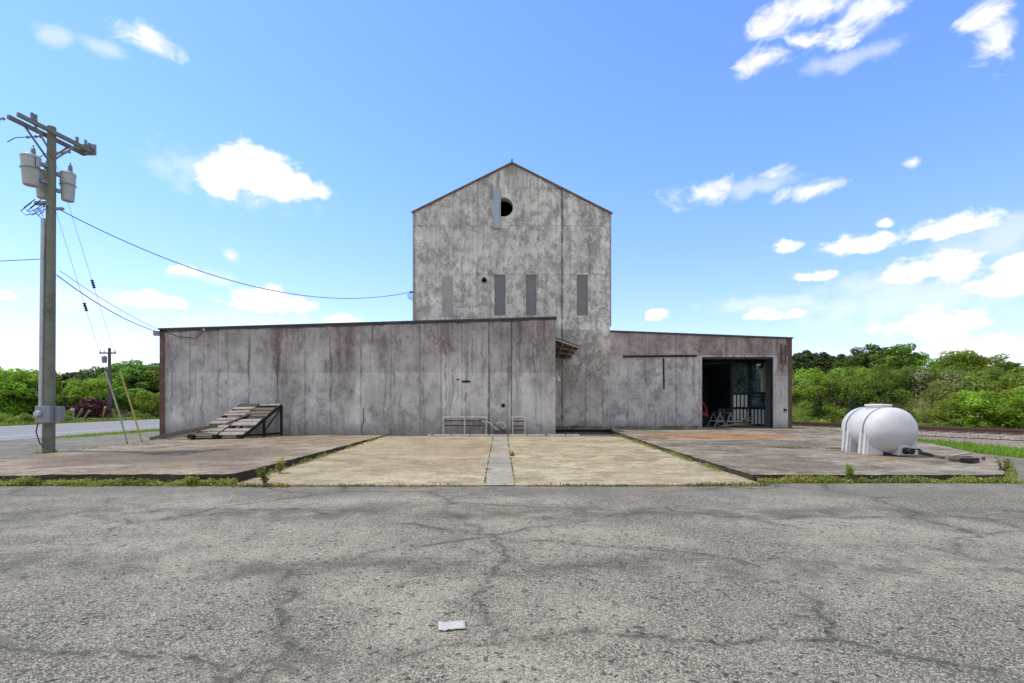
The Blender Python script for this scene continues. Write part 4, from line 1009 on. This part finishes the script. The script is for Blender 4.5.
# ================================================================== VEGETATION
LM = {
 'bright': leaf_material('bright_leaf', (0.183, 0.299, 0.038), (0.258, 0.384, 0.051), (0.140, 0.241, 0.035)),
 'mid': leaf_material('mid_leaf', (0.109, 0.202, 0.035), (0.183, 0.288, 0.047), (0.097, 0.164, 0.030)),
 'dark': leaf_material('dark_leaf', (0.041, 0.078, 0.022), (0.068, 0.111, 0.033), (0.038, 0.065, 0.023), .25),
 'olive': leaf_material('olive_leaf', (0.163, 0.241, 0.057), (0.250, 0.324, 0.081), (0.135, 0.198, 0.049)),
 'grey': leaf_material('grey_twig_leaf', (0.192, 0.188, 0.114), (0.288, 0.253, 0.171), (0.153, 0.163, 0.081), .2),
 'red': leaf_material('burgundy_leaf', (0.081, 0.023, 0.029), (0.135, 0.036, 0.042), (0.061, 0.019, 0.023), .25),
 'weed': leaf_material('weed_leaf', (0.16, 0.18, 0.05), (0.33, 0.30, 0.11), (0.10, 0.14, 0.03)),
 'lush': leaf_material('lush_weed_leaf', (0.135, 0.247, 0.029), (0.216, 0.325, 0.046), (0.121, 0.208, 0.026), .4),
 'grass': leaf_material('grass_blade', (0.128, 0.202, 0.039), (0.230, 0.280, 0.065), (0.135, 0.189, 0.039)),
}
def leaf_mesh(name, P, Nn, size, asp=0.62, r=None):
    """one small folded diamond per point"""
    r = r or rng; n = len(P)
    rv = r.normal(size=(n, 3)); t = np.cross(Nn, rv); t /= np.linalg.norm(t, axis=1, keepdims=True) + 1e-9
    b = np.cross(Nn, t); s = (size * r.uniform(.6, 1.35, n))[:, None]
    fold = Nn * s * .18
    V = np.stack([P - t * s, P - b * s * asp + fold, P + t * s, P + b * s * asp + fold], 1).reshape(-1, 3)
    me = bpy.data.meshes.new(name); me.vertices.add(4 * n); me.vertices.foreach_set('co', V.astype(np.float32).ravel())
    me.loops.add(4 * n); me.loops.foreach_set('vertex_index', np.arange(4 * n, dtype=np.int32))
    me.polygons.add(n); me.polygons.foreach_set('loop_start', np.arange(0, 4 * n, 4, dtype=np.int32)); me.polygons.foreach_set('loop_total', np.full(n, 4, np.int32))
    me.update(calc_edges=True); return me
def clump_points(centres, radii, per, r):
    P, Nn = [], []
    for c, rad in zip(centres, radii):
        k = max(10, int(per * (rad.mean() ** 2)))
        d = r.normal(size=(k, 3)); d /= np.linalg.norm(d, axis=1, keepdims=True)
        q = r.uniform(.45, 1.0, k) ** .6
        P.append(c + d * rad * q[:, None]); nn = d + r.normal(size=(k, 3)) * .55 + np.array([0, 0, .45]); nn /= np.linalg.norm(nn, axis=1, keepdims=True); Nn.append(nn)
    return np.concatenate(P), np.concatenate(Nn)
def make_tree(name, h, w, trunk, nclump, per, leaf, mat, seed, shape='round', crad=(.5, 1.0)):
    """returns an unlinked-prototype pair of meshes: crown and trunk"""
    r = np.random.default_rng(seed); rnd = random.Random(seed)
    C, Rd = [], []
    for k in range(nclump):
        for _ in range(50):
            if shape == 'cone':
                t = r.uniform(0, 1) ** .8; rr = (1 - t) ** .8 * w * .5; a = r.uniform(0, 2 * math.pi); q = r.uniform(.3, 1) ** .5
                c = np.array([math.cos(a) * rr * q, math.sin(a) * rr * q, trunk * .5 + (h - trunk * .5) * t * .97]); break
            d = r.normal(size=3); d /= np.linalg.norm(d); q = r.uniform(.25, 1) ** .5
            c = np.array([d[0] * w * .5 * q, d[1] * w * .5 * q, trunk + (h - trunk) * (.5 + .5 * d[2] * q)])
            if c[2] > trunk * .7: break
        rad = r.uniform(*crad) * (0.55 if shape == 'cone' else 1)
        C.append(c); Rd.append(np.array([rad, rad, rad * r.uniform(.6, .85)]))
    P, Nn = clump_points(C, Rd, per, r)
    crown = leaf_mesh(name + '_crown', P, Nn, leaf, r=r); crown.materials.append(LM[mat])
    mb = MB(); top = h * (.95 if shape == 'cone' else .72); bend = [Vector((rnd.uniform(-.12, .12) * k, rnd.uniform(-.12, .12) * k, top * k / 5 - (.3 if k == 0 else 0))) for k in range(6)]
    r0 = .028 * h + .02; mb.tube(bend, [r0 * (1 - .16 * k) for k in range(6)], 8)
    for c in C[::max(1, nclump // 14)]:
        z0 = max(trunk * .6, c[2] - rnd.uniform(.3, .5) * h * .5); i = min(4.99, max(0, z0 / top * 5)); p = bend[int(i)].lerp(bend[int(i) + 1], i - int(i))
        cc = Vector(c); mid = p.lerp(cc, .5) + Vector((rnd.uniform(-.1, .1), rnd.uniform(-.1, .1), .08 * h * rnd.random()))
        mb.tube([p, mid, cc], [r0 * .42, r0 * .26, r0 * .08], 6)
    o = mb.build(name + '_trunk', M['bark']); tm = o.data; bpy.data.objects.remove(o)
    return crown, tm
PROTO = {
 'oak1': make_tree('broad_tree', 8.0, 7.0, 1.3, 60, 240, .17, 'mid', 1, crad=(.7, 1.25)),
 'oak2': make_tree('broad_tree', 8.5, 6.2, 1.5, 52, 240, .17, 'mid', 2, crad=(.65, 1.2)),
 'dark1': make_tree('broad_tree', 8.0, 6.6, 1.0, 60, 230, .17, 'dark', 3, crad=(.7, 1.2)),
 'bright1': make_tree('round_tree', 5.0, 4.6, .7, 46, 300, .12, 'bright', 4, crad=(.5, .95)),
 'cedar': make_tree('cedar', 5.0, 3.2, .5, 120, 420, .10, 'dark', 5, 'cone', (.4, .8)),
 'shrub1': make_tree('shrub', 1.8, 2.6, .1, 22, 700, .075, 'mid', 6, crad=(.34, .62)),
 'shrub2': make_tree('shrub', 1.7, 2.8, .1, 22, 700, .075, 'bright', 7, crad=(.34, .62)),
 'shrub3': make_tree('shrub', 1.5, 2.4, .1, 20, 700, .07, 'olive', 8, crad=(.32, .58)),
 'twig': make_tree('shrub', 1.7, 2.5, .1, 30, 430, .05, 'grey', 9, crad=(.28, .5)),
 'tall': make_tree('shrub', 2.6, 2.2, .15, 44, 640, .07, 'bright', 10, crad=(.28, .5)),
 'redbush': make_tree('shrub', 2.0, 3.4, .1, 34, 520, .085, 'red', 11, crad=(.35, .6)),
}
def plant(name, proto, loc, s, label, cat, group, rz=None, sz=None):
    t = thing(name, label, cat, loc, group)
    t.rotation_euler.z = random.uniform(0, 6.28) if rz is None else rz; t.scale = (s, s, s * (sz or 1))
    cm, tm = PROTO[proto]
    for nm, me in (('crown', cm), ('trunk', tm)):
        o = bpy.data.objects.new(nm, me); COL.objects.link(o); o.parent = t
    return t

# --- left: far side of the road
def tl(name, proto, px, top, Y, label, group, wfac=1.0, z=0.0, cat='tree'):
    h0 = {'oak1': 8.3, 'oak2': 8.8, 'dark1': 8.3, 'bright1': 5.2, 'cedar': 5.2, 'shrub1': 2, 'shrub2': 1.9, 'shrub3': 1.7, 'redbush': 2.2, 'tall': 2.8, 'twig': 1.9}[proto]
    hz = at(0, top, Y).z - z; s = hz / h0 * wfac
    return plant(name, proto, (at(px, 0, Y).x, Y, z - .05), s, label, cat, group, sz=1 / wfac)
G1, G2 = 'leafy trees beyond the road', 'background trees behind the road side trees'
tl('leafy_tree', 'bright1', 8, 366, 42, 'bright green leafy tree at the picture edge, behind the road', G1, 1.25)
tl('leafy_tree', 'bright1', 30, 367, 44, 'bright green leafy tree just before the tall power pole, beyond the road', G1, 1.1)
tl('leafy_tree', 'oak2', -14, 362, 46, 'mid green tree cut by the picture edge beyond the road', G1)
tl('leafy_tree', 'oak1', 66, 393, 47, 'low dark green round tree between the tall pole and the red bush', G1, 1.5)
tl('leafy_tree', 'bright1', 88, 376, 55, 'yellow green round tree behind the dark red bush', G1, 1.05)
tl('leafy_tree', 'bright1', 151, 389, 50, 'small round bright tree close to the rusty wing corner', G1, 1.15)
tl('leafy_tree', 'oak1', 130, 385, 58, 'mid green tree behind the brown roofed shed', G1, 1.3)
for i, (px, top, Y, pr) in enumerate(((20, 370, 70, 'dark1'), (58, 370, 72, 'oak1'), (80, 369, 74, 'dark1'), (100, 366, 70, 'oak2'), (118, 362, 68, 'dark1'), (134, 359, 64, 'oak2'), (150, 361, 66, 'dark1'), (166, 360, 66, 'oak1'), (182, 362, 72, 'dark1'), (-20, 368, 70, 'dark1'), (-50, 362, 60, 'oak1'), (-80, 364, 62, 'dark1'), (205, 366, 75, 'oak1'))):
    tl('background_tree', pr, px, top, Y, 'tall darker tree in the belt behind the road side trees', G2, 1.25)
tl('red_shrub', 'redbush', 85, 396, 46, 'dark burgundy bush beyond the road', None, 1.1, cat='shrub')
for px, top, Y in ((4, 413, 39), (14, 414, 38.5), (25, 413, 38), (34, 415, 38.5), (64, 410, 41)):
    tl('roadside_shrub', 'shrub2', px, top, Y, 'low bright shrub at the foot of the trees along the road edge', 'low shrubs along the far road edge', 1.3, cat='shrub')
for px, top, Y in ((108, 410, 52), (138, 409, 53), (146, 412, 48), (158, 411, 50)):
    tl('roadside_shrub', 'shrub1', px, top, Y, 'low darker shrub between the distant pole and the wing wall', 'low shrubs near the distant pole', 1.3, cat='shrub')

# --- right: the overgrown bank
BS = 'shrubs covering the bank'
labs = {'shrub1': 'rounded mid green shrub in the cover of the bank', 'shrub2': 'rounded bright green shrub in the cover of the bank',
        'shrub3': 'low olive green shrub in the cover of the bank', 'twig': 'greyish twiggy shrub in the cover of the bank'}
rr = random.Random(21); cnt = 0; tries = 0; placed = []
while cnt < 105 and tries < 9000:
    tries += 1
    s, n = rr.uniform(-16, 40), rr.uniform(4.4, 17)
    p = tr(s, n); px = 512 + 512 * p.x / p.y
    if px < 745 or px > 1180: continue
    if n < 8.2 and rr.random() < .72: continue
    if any((p - q).length < (1.1 if n < 7 else 1.75) for q in placed): continue
    placed.append(p)
    u = rr.random(); pr = 'shrub1' if u < .36 else 'shrub2' if u < .56 else 'shrub3' if u < .82 else 'twig'
    if n < 6.5: pr = rr.choice(('shrub3', 'shrub3', 'shrub2'))
    sc_ = rr.uniform(.35, .62) if n < 8.2 else rr.uniform(.9, 1.7)
    lim = np.interp(px, (780, 850, 940, 1000, 1040), (369, 364, 363, 364, 368)); topz = H + (HOR - lim) / F * p.y
    sc_ = min(sc_, max(.45, (topz - bank_h(n, s)) / 1.95))
    plant('bank_shrub', pr, (p.x, p.y, bank_h(n, s) - .08), sc_, labs[pr], 'shrub', BS, rr.uniform(0, 6.28)); cnt += 1
def btree(name, proto, px, top, n, label, group, wfac=1.0, cat='tree'):
    # where the ray of this column meets the line n
    k = (px - 512) / F; base = T0 + TN * n; s = (k * base.y - base.x) / (TT.x - k * TT.y); p = tr(s, n)
    return tl(name, proto, px, top, p.y, label, group, wfac, bank_h(n, s), cat), s
GT = 'trees on top of the bank'
for px, top in ((798, 351), (806, 348), (815, 351), (823, 350), (832, 354), (841, 352), (848, 355), (788, 352), (775, 353)):
    btree('cedar', 'cedar', px, top, 22 + (px % 3), 'dark pointed cedar in the row behind the garage wing corner', 'dark cedars on the bank', 1.35)
for px, top in ((782, 356), (800, 357), (817, 358), (836, 359)):
    btree('hilltop_tree', 'dark1', px, top, 26, 'dark round tree filling the gap behind the row of cedars', 'dark trees behind the cedars', 1.3)
btree('hilltop_tree', 'oak2', 872, 343, 20, 'spreading tree on the bank top above the white tank, left of its pair', GT, 1.2)
btree('hilltop_tree', 'oak1', 899, 342, 19, 'dense green tree on the bank top above the white tank, right of its pair', GT, 1.15)
btree('hilltop_tree', 'oak1', 858, 351, 22, 'dark green tree between the cedars and the spreading bank top tree', GT, 1.1)
btree('hilltop_tree', 'bright1', 935, 357, 19, 'low pale green tree in the dip of the bank skyline', GT, 1.5)
btree('hilltop_tree', 'bright1', 960, 348, 18, 'feathery pale green tree at the highest part of the bank skyline', GT, 1.15)
btree('hilltop_tree', 'bright1', 984, 352, 18, 'pale green tree on the bank skyline beside the feathery tree', GT, 1.3)
btree('hilltop_tree', 'oak2', 1012, 361, 18, 'dark green tree on the bank top near the picture edge', GT, 1.3)
btree('hilltop_tree', 'oak1', 1040, 358, 18, 'dark green tree cut by the picture edge on the bank top', GT, 1.2)
btree('hilltop_tree', 'dark1', 1075, 356, 18, 'outermost dark tree on the bank top past the picture edge', GT, 1.2)
for px, top, n, pr, lab in ((966, 388, 5.2, 'tall', 'upright bright bush at the bank foot, farthest from the picture edge'), (985, 386, 5.0, 'tall', 'upright bright bush at the bank foot between its two neighbours'),
                            (1012, 384, 5.0, 'tall', 'large bright bush at the bank foot cut by the picture edge'), (1040, 380, 5, 'tall', 'bright bush at the bank foot past the picture edge')):
    btree('bank_bush', pr, px, top, n, lab, 'bright bushes at the foot of the bank', 1.35, 'shrub')
# small rounded cone shrubs on the slope
for px, top, n, lab in ((818, 392, 6.0, 'small dark conical shrub on the bank slope, closest to the garage corner'), (853, 392, 6.0, 'small bright conical shrub on the bank slope behind the tank')):
    btree('bank_shrub', 'cedar', px, top, n, lab, BS, .9, 'shrub')
# ground cover of the bank
def cover(name, pts_n, leaf, mat, label=None):
    P = np.array([p for p, _ in pts_n]); Nn = np.array([q for _, q in pts_n]); me = leaf_mesh(name, P, Nn, leaf); me.materials.append(LM[mat])
    o = bpy.data.objects.new(name, me); COL.objects.link(o); tag(o, kind='stuff'); return o
pts = {'olive': [], 'mid': [], 'bright': []}
for k in range(26000):
    s, n = rr.uniform(-20, 45), rr.uniform(3.3, 19); p = tr(s, n); px = 512 + 512 * p.x / p.y
    if px < 735 or px > 1200: continue
    f = mnoise.noise((s * .5, n * .5, 7)); g = mnoise.noise((s * .3, n * .3, 17))
    if n < 6 and f < -.05: continue
    q = Vector((rr.gauss(0, .6), rr.gauss(0, .6), 1)).normalized()
    pts['olive' if g < -.05 else 'mid' if g < .2 else 'bright'].append(((p.x, p.y, bank_h(n, s) + abs(rr.gauss(0, .16)) * (1 + f)), q[:]))
for k, v in pts.items(): cover('bank_ground_cover', v, .085, k)

def bank_grass(name, mat, count, seed, hmin, hmax, thr):
    r = random.Random(seed); spots = []
    for k in range(count):
        s_, n_ = r.uniform(-18, 42), 3.3 + 7.0 * r.random(); p = tr(s_, n_); px = 512 + 512 * p.x / p.y
        if px < 745 or px > 1180: continue
        if mnoise.noise((s_ * .45, n_ * .6, seed)) < thr: continue
        spots.append((p.x, p.y, bank_h(n_, s_) - .03, 1))
    return blades(name, spots, hmin, hmax, mat, seed, .018, .5, .25)
def blades(name, spots, hmin, hmax, mat, seed, w=.010, lean=.35, leafy=0.4):
    """grass blades and little leaves around the given (x, y, z) spots"""
    r = random.Random(seed); V, Fc = [], []
    for (x, y, z, hf) in spots:
        h = r.uniform(hmin, hmax) * hf; a = r.uniform(0, 6.28); dx, dy = math.cos(a), math.sin(a); ln = r.uniform(.1, 1) * lean * h
        if r.random() < leafy:
            hz = r.uniform(.2, 1) * h; s = r.uniform(.012, .03); n = Vector((r.gauss(0, .5), r.gauss(0, .5), 1)).normalized(); t = n.orthogonal().normalized(); b = n.cross(t)
            c = Vector((x + dx * ln * .6, y + dy * ln * .6, z + hz)); i = len(V)
            V += [tuple(c - t * s), tuple(c - b * s * .6), tuple(c + t * s), tuple(c + b * s * .6)]; Fc.append((i, i + 1, i + 2, i + 3)); continue
        i = len(V); px_, py_ = -dy * w, dx * w
        V += [(x - px_, y - py_, z), (x + px_, y + py_, z), (x + dx * ln * .4 + px_ * .7, y + dy * ln * .4 + py_ * .7, z + h * .6), (x + dx * ln * .4 - px_ * .7, y + dy * ln * .4 - py_ * .7, z + h * .6), (x + dx * ln, y + dy * ln, z + h)]
        Fc += [(i, i + 1, i + 2, i + 3), (i + 3, i + 2, i + 4)]
    me = bpy.data.meshes.new(name); me.from_pydata(V, [], Fc); me.materials.append(LM[mat]); o = bpy.data.objects.new(name, me); COL.objects.link(o); return tag(o, kind='stuff')
def along(poly, per_m, spread, seed, zf=lambda x, y: 0.0, thr=-.2, fq=1.1, side=0.0):
    r = random.Random(seed); out = []
    for (a, b) in zip(poly, poly[1:]):
        a, b = Vector(a), Vector(b); L = (b - a).length; d = (b - a) / L; nr = Vector((-d.y, d.x))
        for k in range(int(L * per_m)):
            p = a + d * r.uniform(0, L) + nr * (side + r.gauss(0, spread)); v = mnoise.noise((p.x * fq, p.y * fq, seed)) + .5 * mnoise.noise((p.x * 4, p.y * 4, seed))
            if v < thr: continue
            out.append((p.x, p.y, zf(p.x, p.y), .55 + .9 * max(0, v - thr)))
    return out
bank_grass('bank_grass', 'weed', 16000, 41, .15, .5, -.25); bank_grass('bank_grass', 'grass', 12000, 43, .2, .6, -.1)
weeds1 = along([(-10.5, 9.82), (-5.3, 9.82)], 1100, .05, 3, thr=-.5, fq=2.2); blades('kerb_weeds', weeds1, .04, .15, 'weed', 3, .006, .8, .72)
weeds1b = along([(-10.5, 9.8), (-4.9, 9.78)], 260, .06, 13, thr=.2, fq=1.6); blades('kerb_weeds', weeds1b, .04, .14, 'lush', 4, .006, .8, .8)
weeds2 = along([(4.9, 10.18), (10.1, 10.16)], 1000, .05, 5, thr=-.5, fq=2.2); blades('kerb_weeds', weeds2, .04, .13, 'weed', 5, .006, .8, .72)
weeds2b = along([(4.9, 10.1), (10.1, 10.1)], 200, .05, 15, thr=.2, fq=1.6); blades('kerb_weeds', weeds2b, .03, .12, 'lush', 6, .006, .8, .8)
weeds3 = along([(-5.3, 10.3), (-5.33, 22)], 190, .05, 7, z_apron, -.1); blades('kerb_weeds', weeds3, .03, .11, 'weed', 7, .006, .8, .7)
weeds4 = along([(4.78, 10.4), (4.45, 22.5)], 240, .06, 9, z_apron, -.15); blades('kerb_weeds', weeds4, .03, .12, 'weed', 8, .006, .8, .7)
weeds5 = along([(-5.3, 9.70), (4.9, 9.74)], 260, .035, 11, thr=-.3); blades('joint_weeds', weeds5, .015, .06, 'weed', 9, .007)
weeds5b = along([(-5.6, 9.72), (-4.2, 9.66)], 300, .05, 12, thr=-.3); blades('joint_weeds', weeds5b, .03, .1, 'weed', 19, .008)
weeds5c = along([(3.3, 9.74), (5.0, 9.9)], 300, .05, 16, thr=-.4); blades('joint_weeds', weeds5c, .03, .09, 'weed', 20, .008)
weeds6 = along([(-.53, 9.8), (-.81, 22)], 60, .012, 17, z_apron, 0) + along([(.055, 9.8), (-.2, 22)], 60, .012, 18, z_apron, 0); blades('joint_weeds', weeds6, .015, .05, 'weed', 10, .007)
weeds7 = along([(1.9, 24.7), (9.0, 24.6)], 170, .18, 23, z_pad2, -.1); blades('wall_weeds', weeds7, .05, .22, 'weed', 11, .012)
weeds7b = along([(6.2, 24.2), (8.6, 24.2)], 160, .16, 29, z_pad2, -.1); blades('wall_weeds', weeds7b, .06, .26, 'lush', 12, .012, leafy=.7)
weeds8 = along([(14.9, 14.4), (15.6, 14.4)], 20, .1, 31)
r_ = random.Random(5); gs = []
for k in range(22000):
    y = r_.uniform(12, 32); x = r_.uniform(14.5, 16.6) + .25 * mnoise.noise((y * .6, 0, 0)); gs.append((x, y, -.03, .7 + .6 * r_.random()))
blades('verge_grass', gs, .07, .24, 'lush', 13, .013, .4, .1)
gs = []
for k in range(5000):
    y = r_.uniform(22.6, 40); x = -19.9 + r_.gauss(0, .25) + .2 * mnoise.noise((y * .5, 3, 0)); gs.append((x, y, -.03, 1))
blades('verge_grass', gs, .06, .2, 'grass', 14, .014)
gs = []
for k in range(9000):
    y = r_.uniform(10, 62); x = road_x(y) - 12.6 - abs(r_.gauss(0, 1.4)); gs.append((x, y, -.03, 1))
blades('verge_grass', gs, .1, .35, 'grass', 15, .02)
gs = []
for cx, cy, n, sp in ((-13.2, 19.3, 120, .35), (-13.6, 16.9, 160, .3), (-14.5, 15.9, 130, .22), (-13.9, 21.0, 100, .25), (-14.9, 14.2, 120, .3)):
    for k in range(n): gs.append((cx + r_.gauss(0, sp), cy + r_.gauss(0, sp * .5), .0, 1))
blades('ground_weeds', gs, .05, .16, 'weed', 16, .01)
gs = []
for cx, cy, n, sp in ((8.75, 15.7, 420, .3), (9.75, 15.5, 260, .22), (8.2, 15.9, 160, .3)):
    for k in range(n):
        x, y = cx + r_.gauss(0, sp), cy + r_.gauss(0, .16); gs.append((x, y, z_pad2(x, y) - .01, 1))
blades('ground_weeds', gs, .01, .035, 'weed', 17, .008, 1.2)
gs = []
for k in range(700):
    t = r_.random(); x, y = 9.95 + 2.5 * t + r_.gauss(0, .06), 10.2 + 2.75 * t + r_.gauss(0, .06); gs.append((x, y, 0, 1))
blades('kerb_weeds', gs, .05, .22, 'weed', 18, .01)
# the single weed plants that stand out
def weed_plant(label, p, h, w, n, seed, mat='lush'):
    r = np.random.default_rng(seed); t = thing('weed_plant', label, 'weed', p, 'tall weeds by the kerbs'); mb = MB(); P, Nn = [], []
    for k in range(7):
        a = r.uniform(0, 6.28); top = Vector(p) + Vector((math.cos(a) * w * r.uniform(.2, .8), math.sin(a) * w * r.uniform(.2, .8), h * r.uniform(.6, 1))); mid = Vector(p).lerp(top, .5) + Vector((0, 0, .04)); mb.tube([Vector(p), mid, top], [.006, .005, .002], 5)
        for j in range(n):
            q = r.uniform(.2, 1.0); c = Vector(p).lerp(top, q); P.append(np.array(c) + r.normal(size=3) * .03 * (1.2 - .5 * q) - np.array(p)); v = r.normal(size=3) * .6 + np.array([0, 0, 1]); Nn.append(v / np.linalg.norm(v))
    mb.build('stem', M['bark'], t); me = leaf_mesh('leaves', np.array(P), np.array(Nn), .032, .5, r); me.materials.append(LM[mat]); o = bpy.data.objects.new('leaves', me); COL.objects.link(o); o.parent = t
    return t
weed_plant('leafy green weed at the corner of the pad nearest the ramp', (-4.78, 9.92, 0.01), .34, .2, 26, 1)
weed_plant('taller pale weed just behind the corner weed against the pad side', (-5.12, 11.3, 0.03), .36, .18, 22, 2, 'weed')
weed_plant('bright upright weed on the kerb in front of the white tank', (6.72, 10.2, 0.02), .36, .13, 26, 3)
weed_plant('tall yellowish weed at the far corner of the tank pad', (10.5, 10.95, 0.0), .42, .14, 18, 4, 'weed')
weed_plant('small green weed in the joint beside the grey strip', (0.0, 14.6, z_apron(0, 14.6)), .12, .1, 12, 5, 'weed')
weed_plant('green weed against the front of the ramp side pad', (-6.1, 9.78, 0), .22, .2, 20, 6)

# ================================================================== CAMERA, LIGHT, SKY
cam = bpy.data.cameras.new('camera'); co = bpy.data.objects.new('camera', cam); COL.objects.link(co)
co.location = (0, 0, H); co.rotation_euler = (R(90), 0, 0); cam.lens = 18; cam.sensor_width = 36
cam.shift_y = (HOR - 341.5) / 1024; cam.clip_end = 6000; cam.clip_start = .05
scene.camera = co
S = Vector((-.46, .10, .88)).normalized()
sun = bpy.data.lights.new('sun', 'SUN'); sun.energy = 2.2; sun.angle = R(.6); sun.color = (1, .935, .83)
so = bpy.data.objects.new('sun', sun); COL.objects.link(so); so.rotation_euler = S.to_track_quat('Z', 'Y').to_euler(); so.location = (0, 0, 40)
W = bpy.data.worlds.new('World'); scene.world = W; W.use_nodes = True
t = W.node_tree; t.nodes.clear(); N = NT(t)
sky = N.n.new('ShaderNodeTexSky'); sky.sky_type = 'NISHITA'; sky.sun_disc = False
sky.sun_elevation = math.asin(S.z); sky.sun_rotation = math.atan2(S.x, S.y) % (2 * math.pi)
sky.air_density = 1.0; sky.dust_density = 0.2; sky.ozone_density = 1.0; sky.altitude = 100
d = N.n.new('ShaderNodeTexCoord').outputs['Generated']
dn = N.vm('NORMALIZE', d); dx, dy, dz = N.xyz(dn)
az = N.m('ARCTAN2', dx, dy); el = N.m('ARCSINE', dz)
uv = N.comb(az, el, 0.0)
wn = N.vm('SUBTRACT', N.noisec(N.sc(uv, (1, 1.5, 1)), 11, 6), (.5, .5, .5))
uvw = N.vm('ADD', uv, N.sc(wn, (.04, .026, 0)))
nz = N.noise(N.sc(uv, (1, 1.4, 1)), 24, 10, .6)
def ang(px, py):
    x, z = (px - 512) / F, (HOR - py) / F; return math.atan2(x, 1), math.atan2(z, math.hypot(x, 1))
def cloud_field(lst, flat=False):
    best = None
    for (px, py, hw, hh) in lst:
        a, e = ang(px, py); a2, _ = ang(px + hw, py); _, e2 = ang(px, py - hh)
        ra, re = abs(a2 - a), abs(e2 - e)
        v = N.vm('MULTIPLY', N.vm('SUBTRACT', uvw, (a, e, 0)), (1 / ra, 1 / re, 0)); 
        if flat:
            vx, vy, _ = N.xyz(v); L = N.vm('LENGTH', N.comb(vx, N.mx(vy, N.mul(vy, -1.9)), 0.0))
        else: L = N.vm('LENGTH', v)
        best = L if best is None else N.m('MINIMUM', best, L)
    return best
dense = [(255, 174, 50, 25), (286, 184, 34, 18), (220, 186, 30, 14), (252, 160, 28, 16), (276, 168, 30, 16), 
         (265, 299, 38, 13), (300, 303, 22, 8), (183, 270, 18, 6), (145, 299, 26, 9), (175, 303, 14, 6), (340, 319, 26, 5), (862, 245, 36, 11), (787, 247, 14, 7), (958, 224, 50, 13), (940, 268, 62, 14), (1000, 285, 46, 12),
         (930, 322, 66, 15), (657, 316, 11, 7), (815, 276, 26, 5), (885, 222, 10, 6), (1040, 262, 50, 12), (975, 345, 60, 12), (775, 314, 30, 5), (5, 296, 16, 5)]
wispy = [(845, 30, 28, 12), (872, 10, 26, 15), (762, 62, 26, 10), (805, 8, 40, 12), (772, 26, 36, 11), (815, 38, 28, 9), (149, 38, 26, 13), (998, 40, 20, 18), (985, 15, 24, 10), (700, 196, 28, 10), (813, 189, 28, 7), (775, 175, 16, 7), (912, 165, 9, 6), (232, 255, 8, 5)]
thin = [(55, 36, 22, 12), (98, 48, 26, 10), (200, 275, 44, 8), (90, 300, 60, 16), (740, 190, 60, 10), (900, 300, 140, 34), (1000, 240, 90, 30), (760, 305, 70, 10), (280, 325, 120, 14), (850, 60, 50, 12), (240, 180, 80, 28)]
fd = cloud_field([(a, b + d * .3, c, d * 1.3) for a, b, c, d in dense], True); ft_ = cloud_field(thin)
md = N.step(N.add(fd, N.mul(N.sub(nz, .5), 2.6)), 1.22, .62)
fw = cloud_field(wispy)
nw = N.noise(N.vm('ADD', N.sc(uvw, (1.1, 1.9, 1)), (3, 1, 0)), 15, 11, .64, .6)
md = N.mx(md, N.mul(N.step(N.add(fw, N.mul(N.sub(nw, .5), 4.2)), 1.55, .05), .96))
mt = N.mul(N.step(N.add(ft_, N.mul(N.sub(nz, .5), 2.0)), 1.25, .2), .42)
# unseen broken cloud, added overhead and behind the photographer to brighten the shaded fronts
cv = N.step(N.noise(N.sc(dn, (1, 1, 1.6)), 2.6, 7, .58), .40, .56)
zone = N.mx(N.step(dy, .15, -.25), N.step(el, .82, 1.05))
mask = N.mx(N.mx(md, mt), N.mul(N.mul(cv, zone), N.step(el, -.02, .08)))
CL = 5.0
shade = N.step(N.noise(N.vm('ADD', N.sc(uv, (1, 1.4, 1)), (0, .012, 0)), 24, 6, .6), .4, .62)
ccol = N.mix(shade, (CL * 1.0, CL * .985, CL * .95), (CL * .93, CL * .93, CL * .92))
sc_ = N.mix(1.0, sky.outputs[0], N.mix(N.step(el, -.05, .46), (.86, .80, .95), (.74, .93, 1.32)), 'MULTIPLY')
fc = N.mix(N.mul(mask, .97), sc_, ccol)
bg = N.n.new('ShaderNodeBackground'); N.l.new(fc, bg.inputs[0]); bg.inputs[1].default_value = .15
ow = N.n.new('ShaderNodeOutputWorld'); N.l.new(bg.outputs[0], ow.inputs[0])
vs = scene.view_settings; vs.view_transform = 'Standard'; vs.look = 'None'; vs.exposure = 0.66; vs.gamma = 1
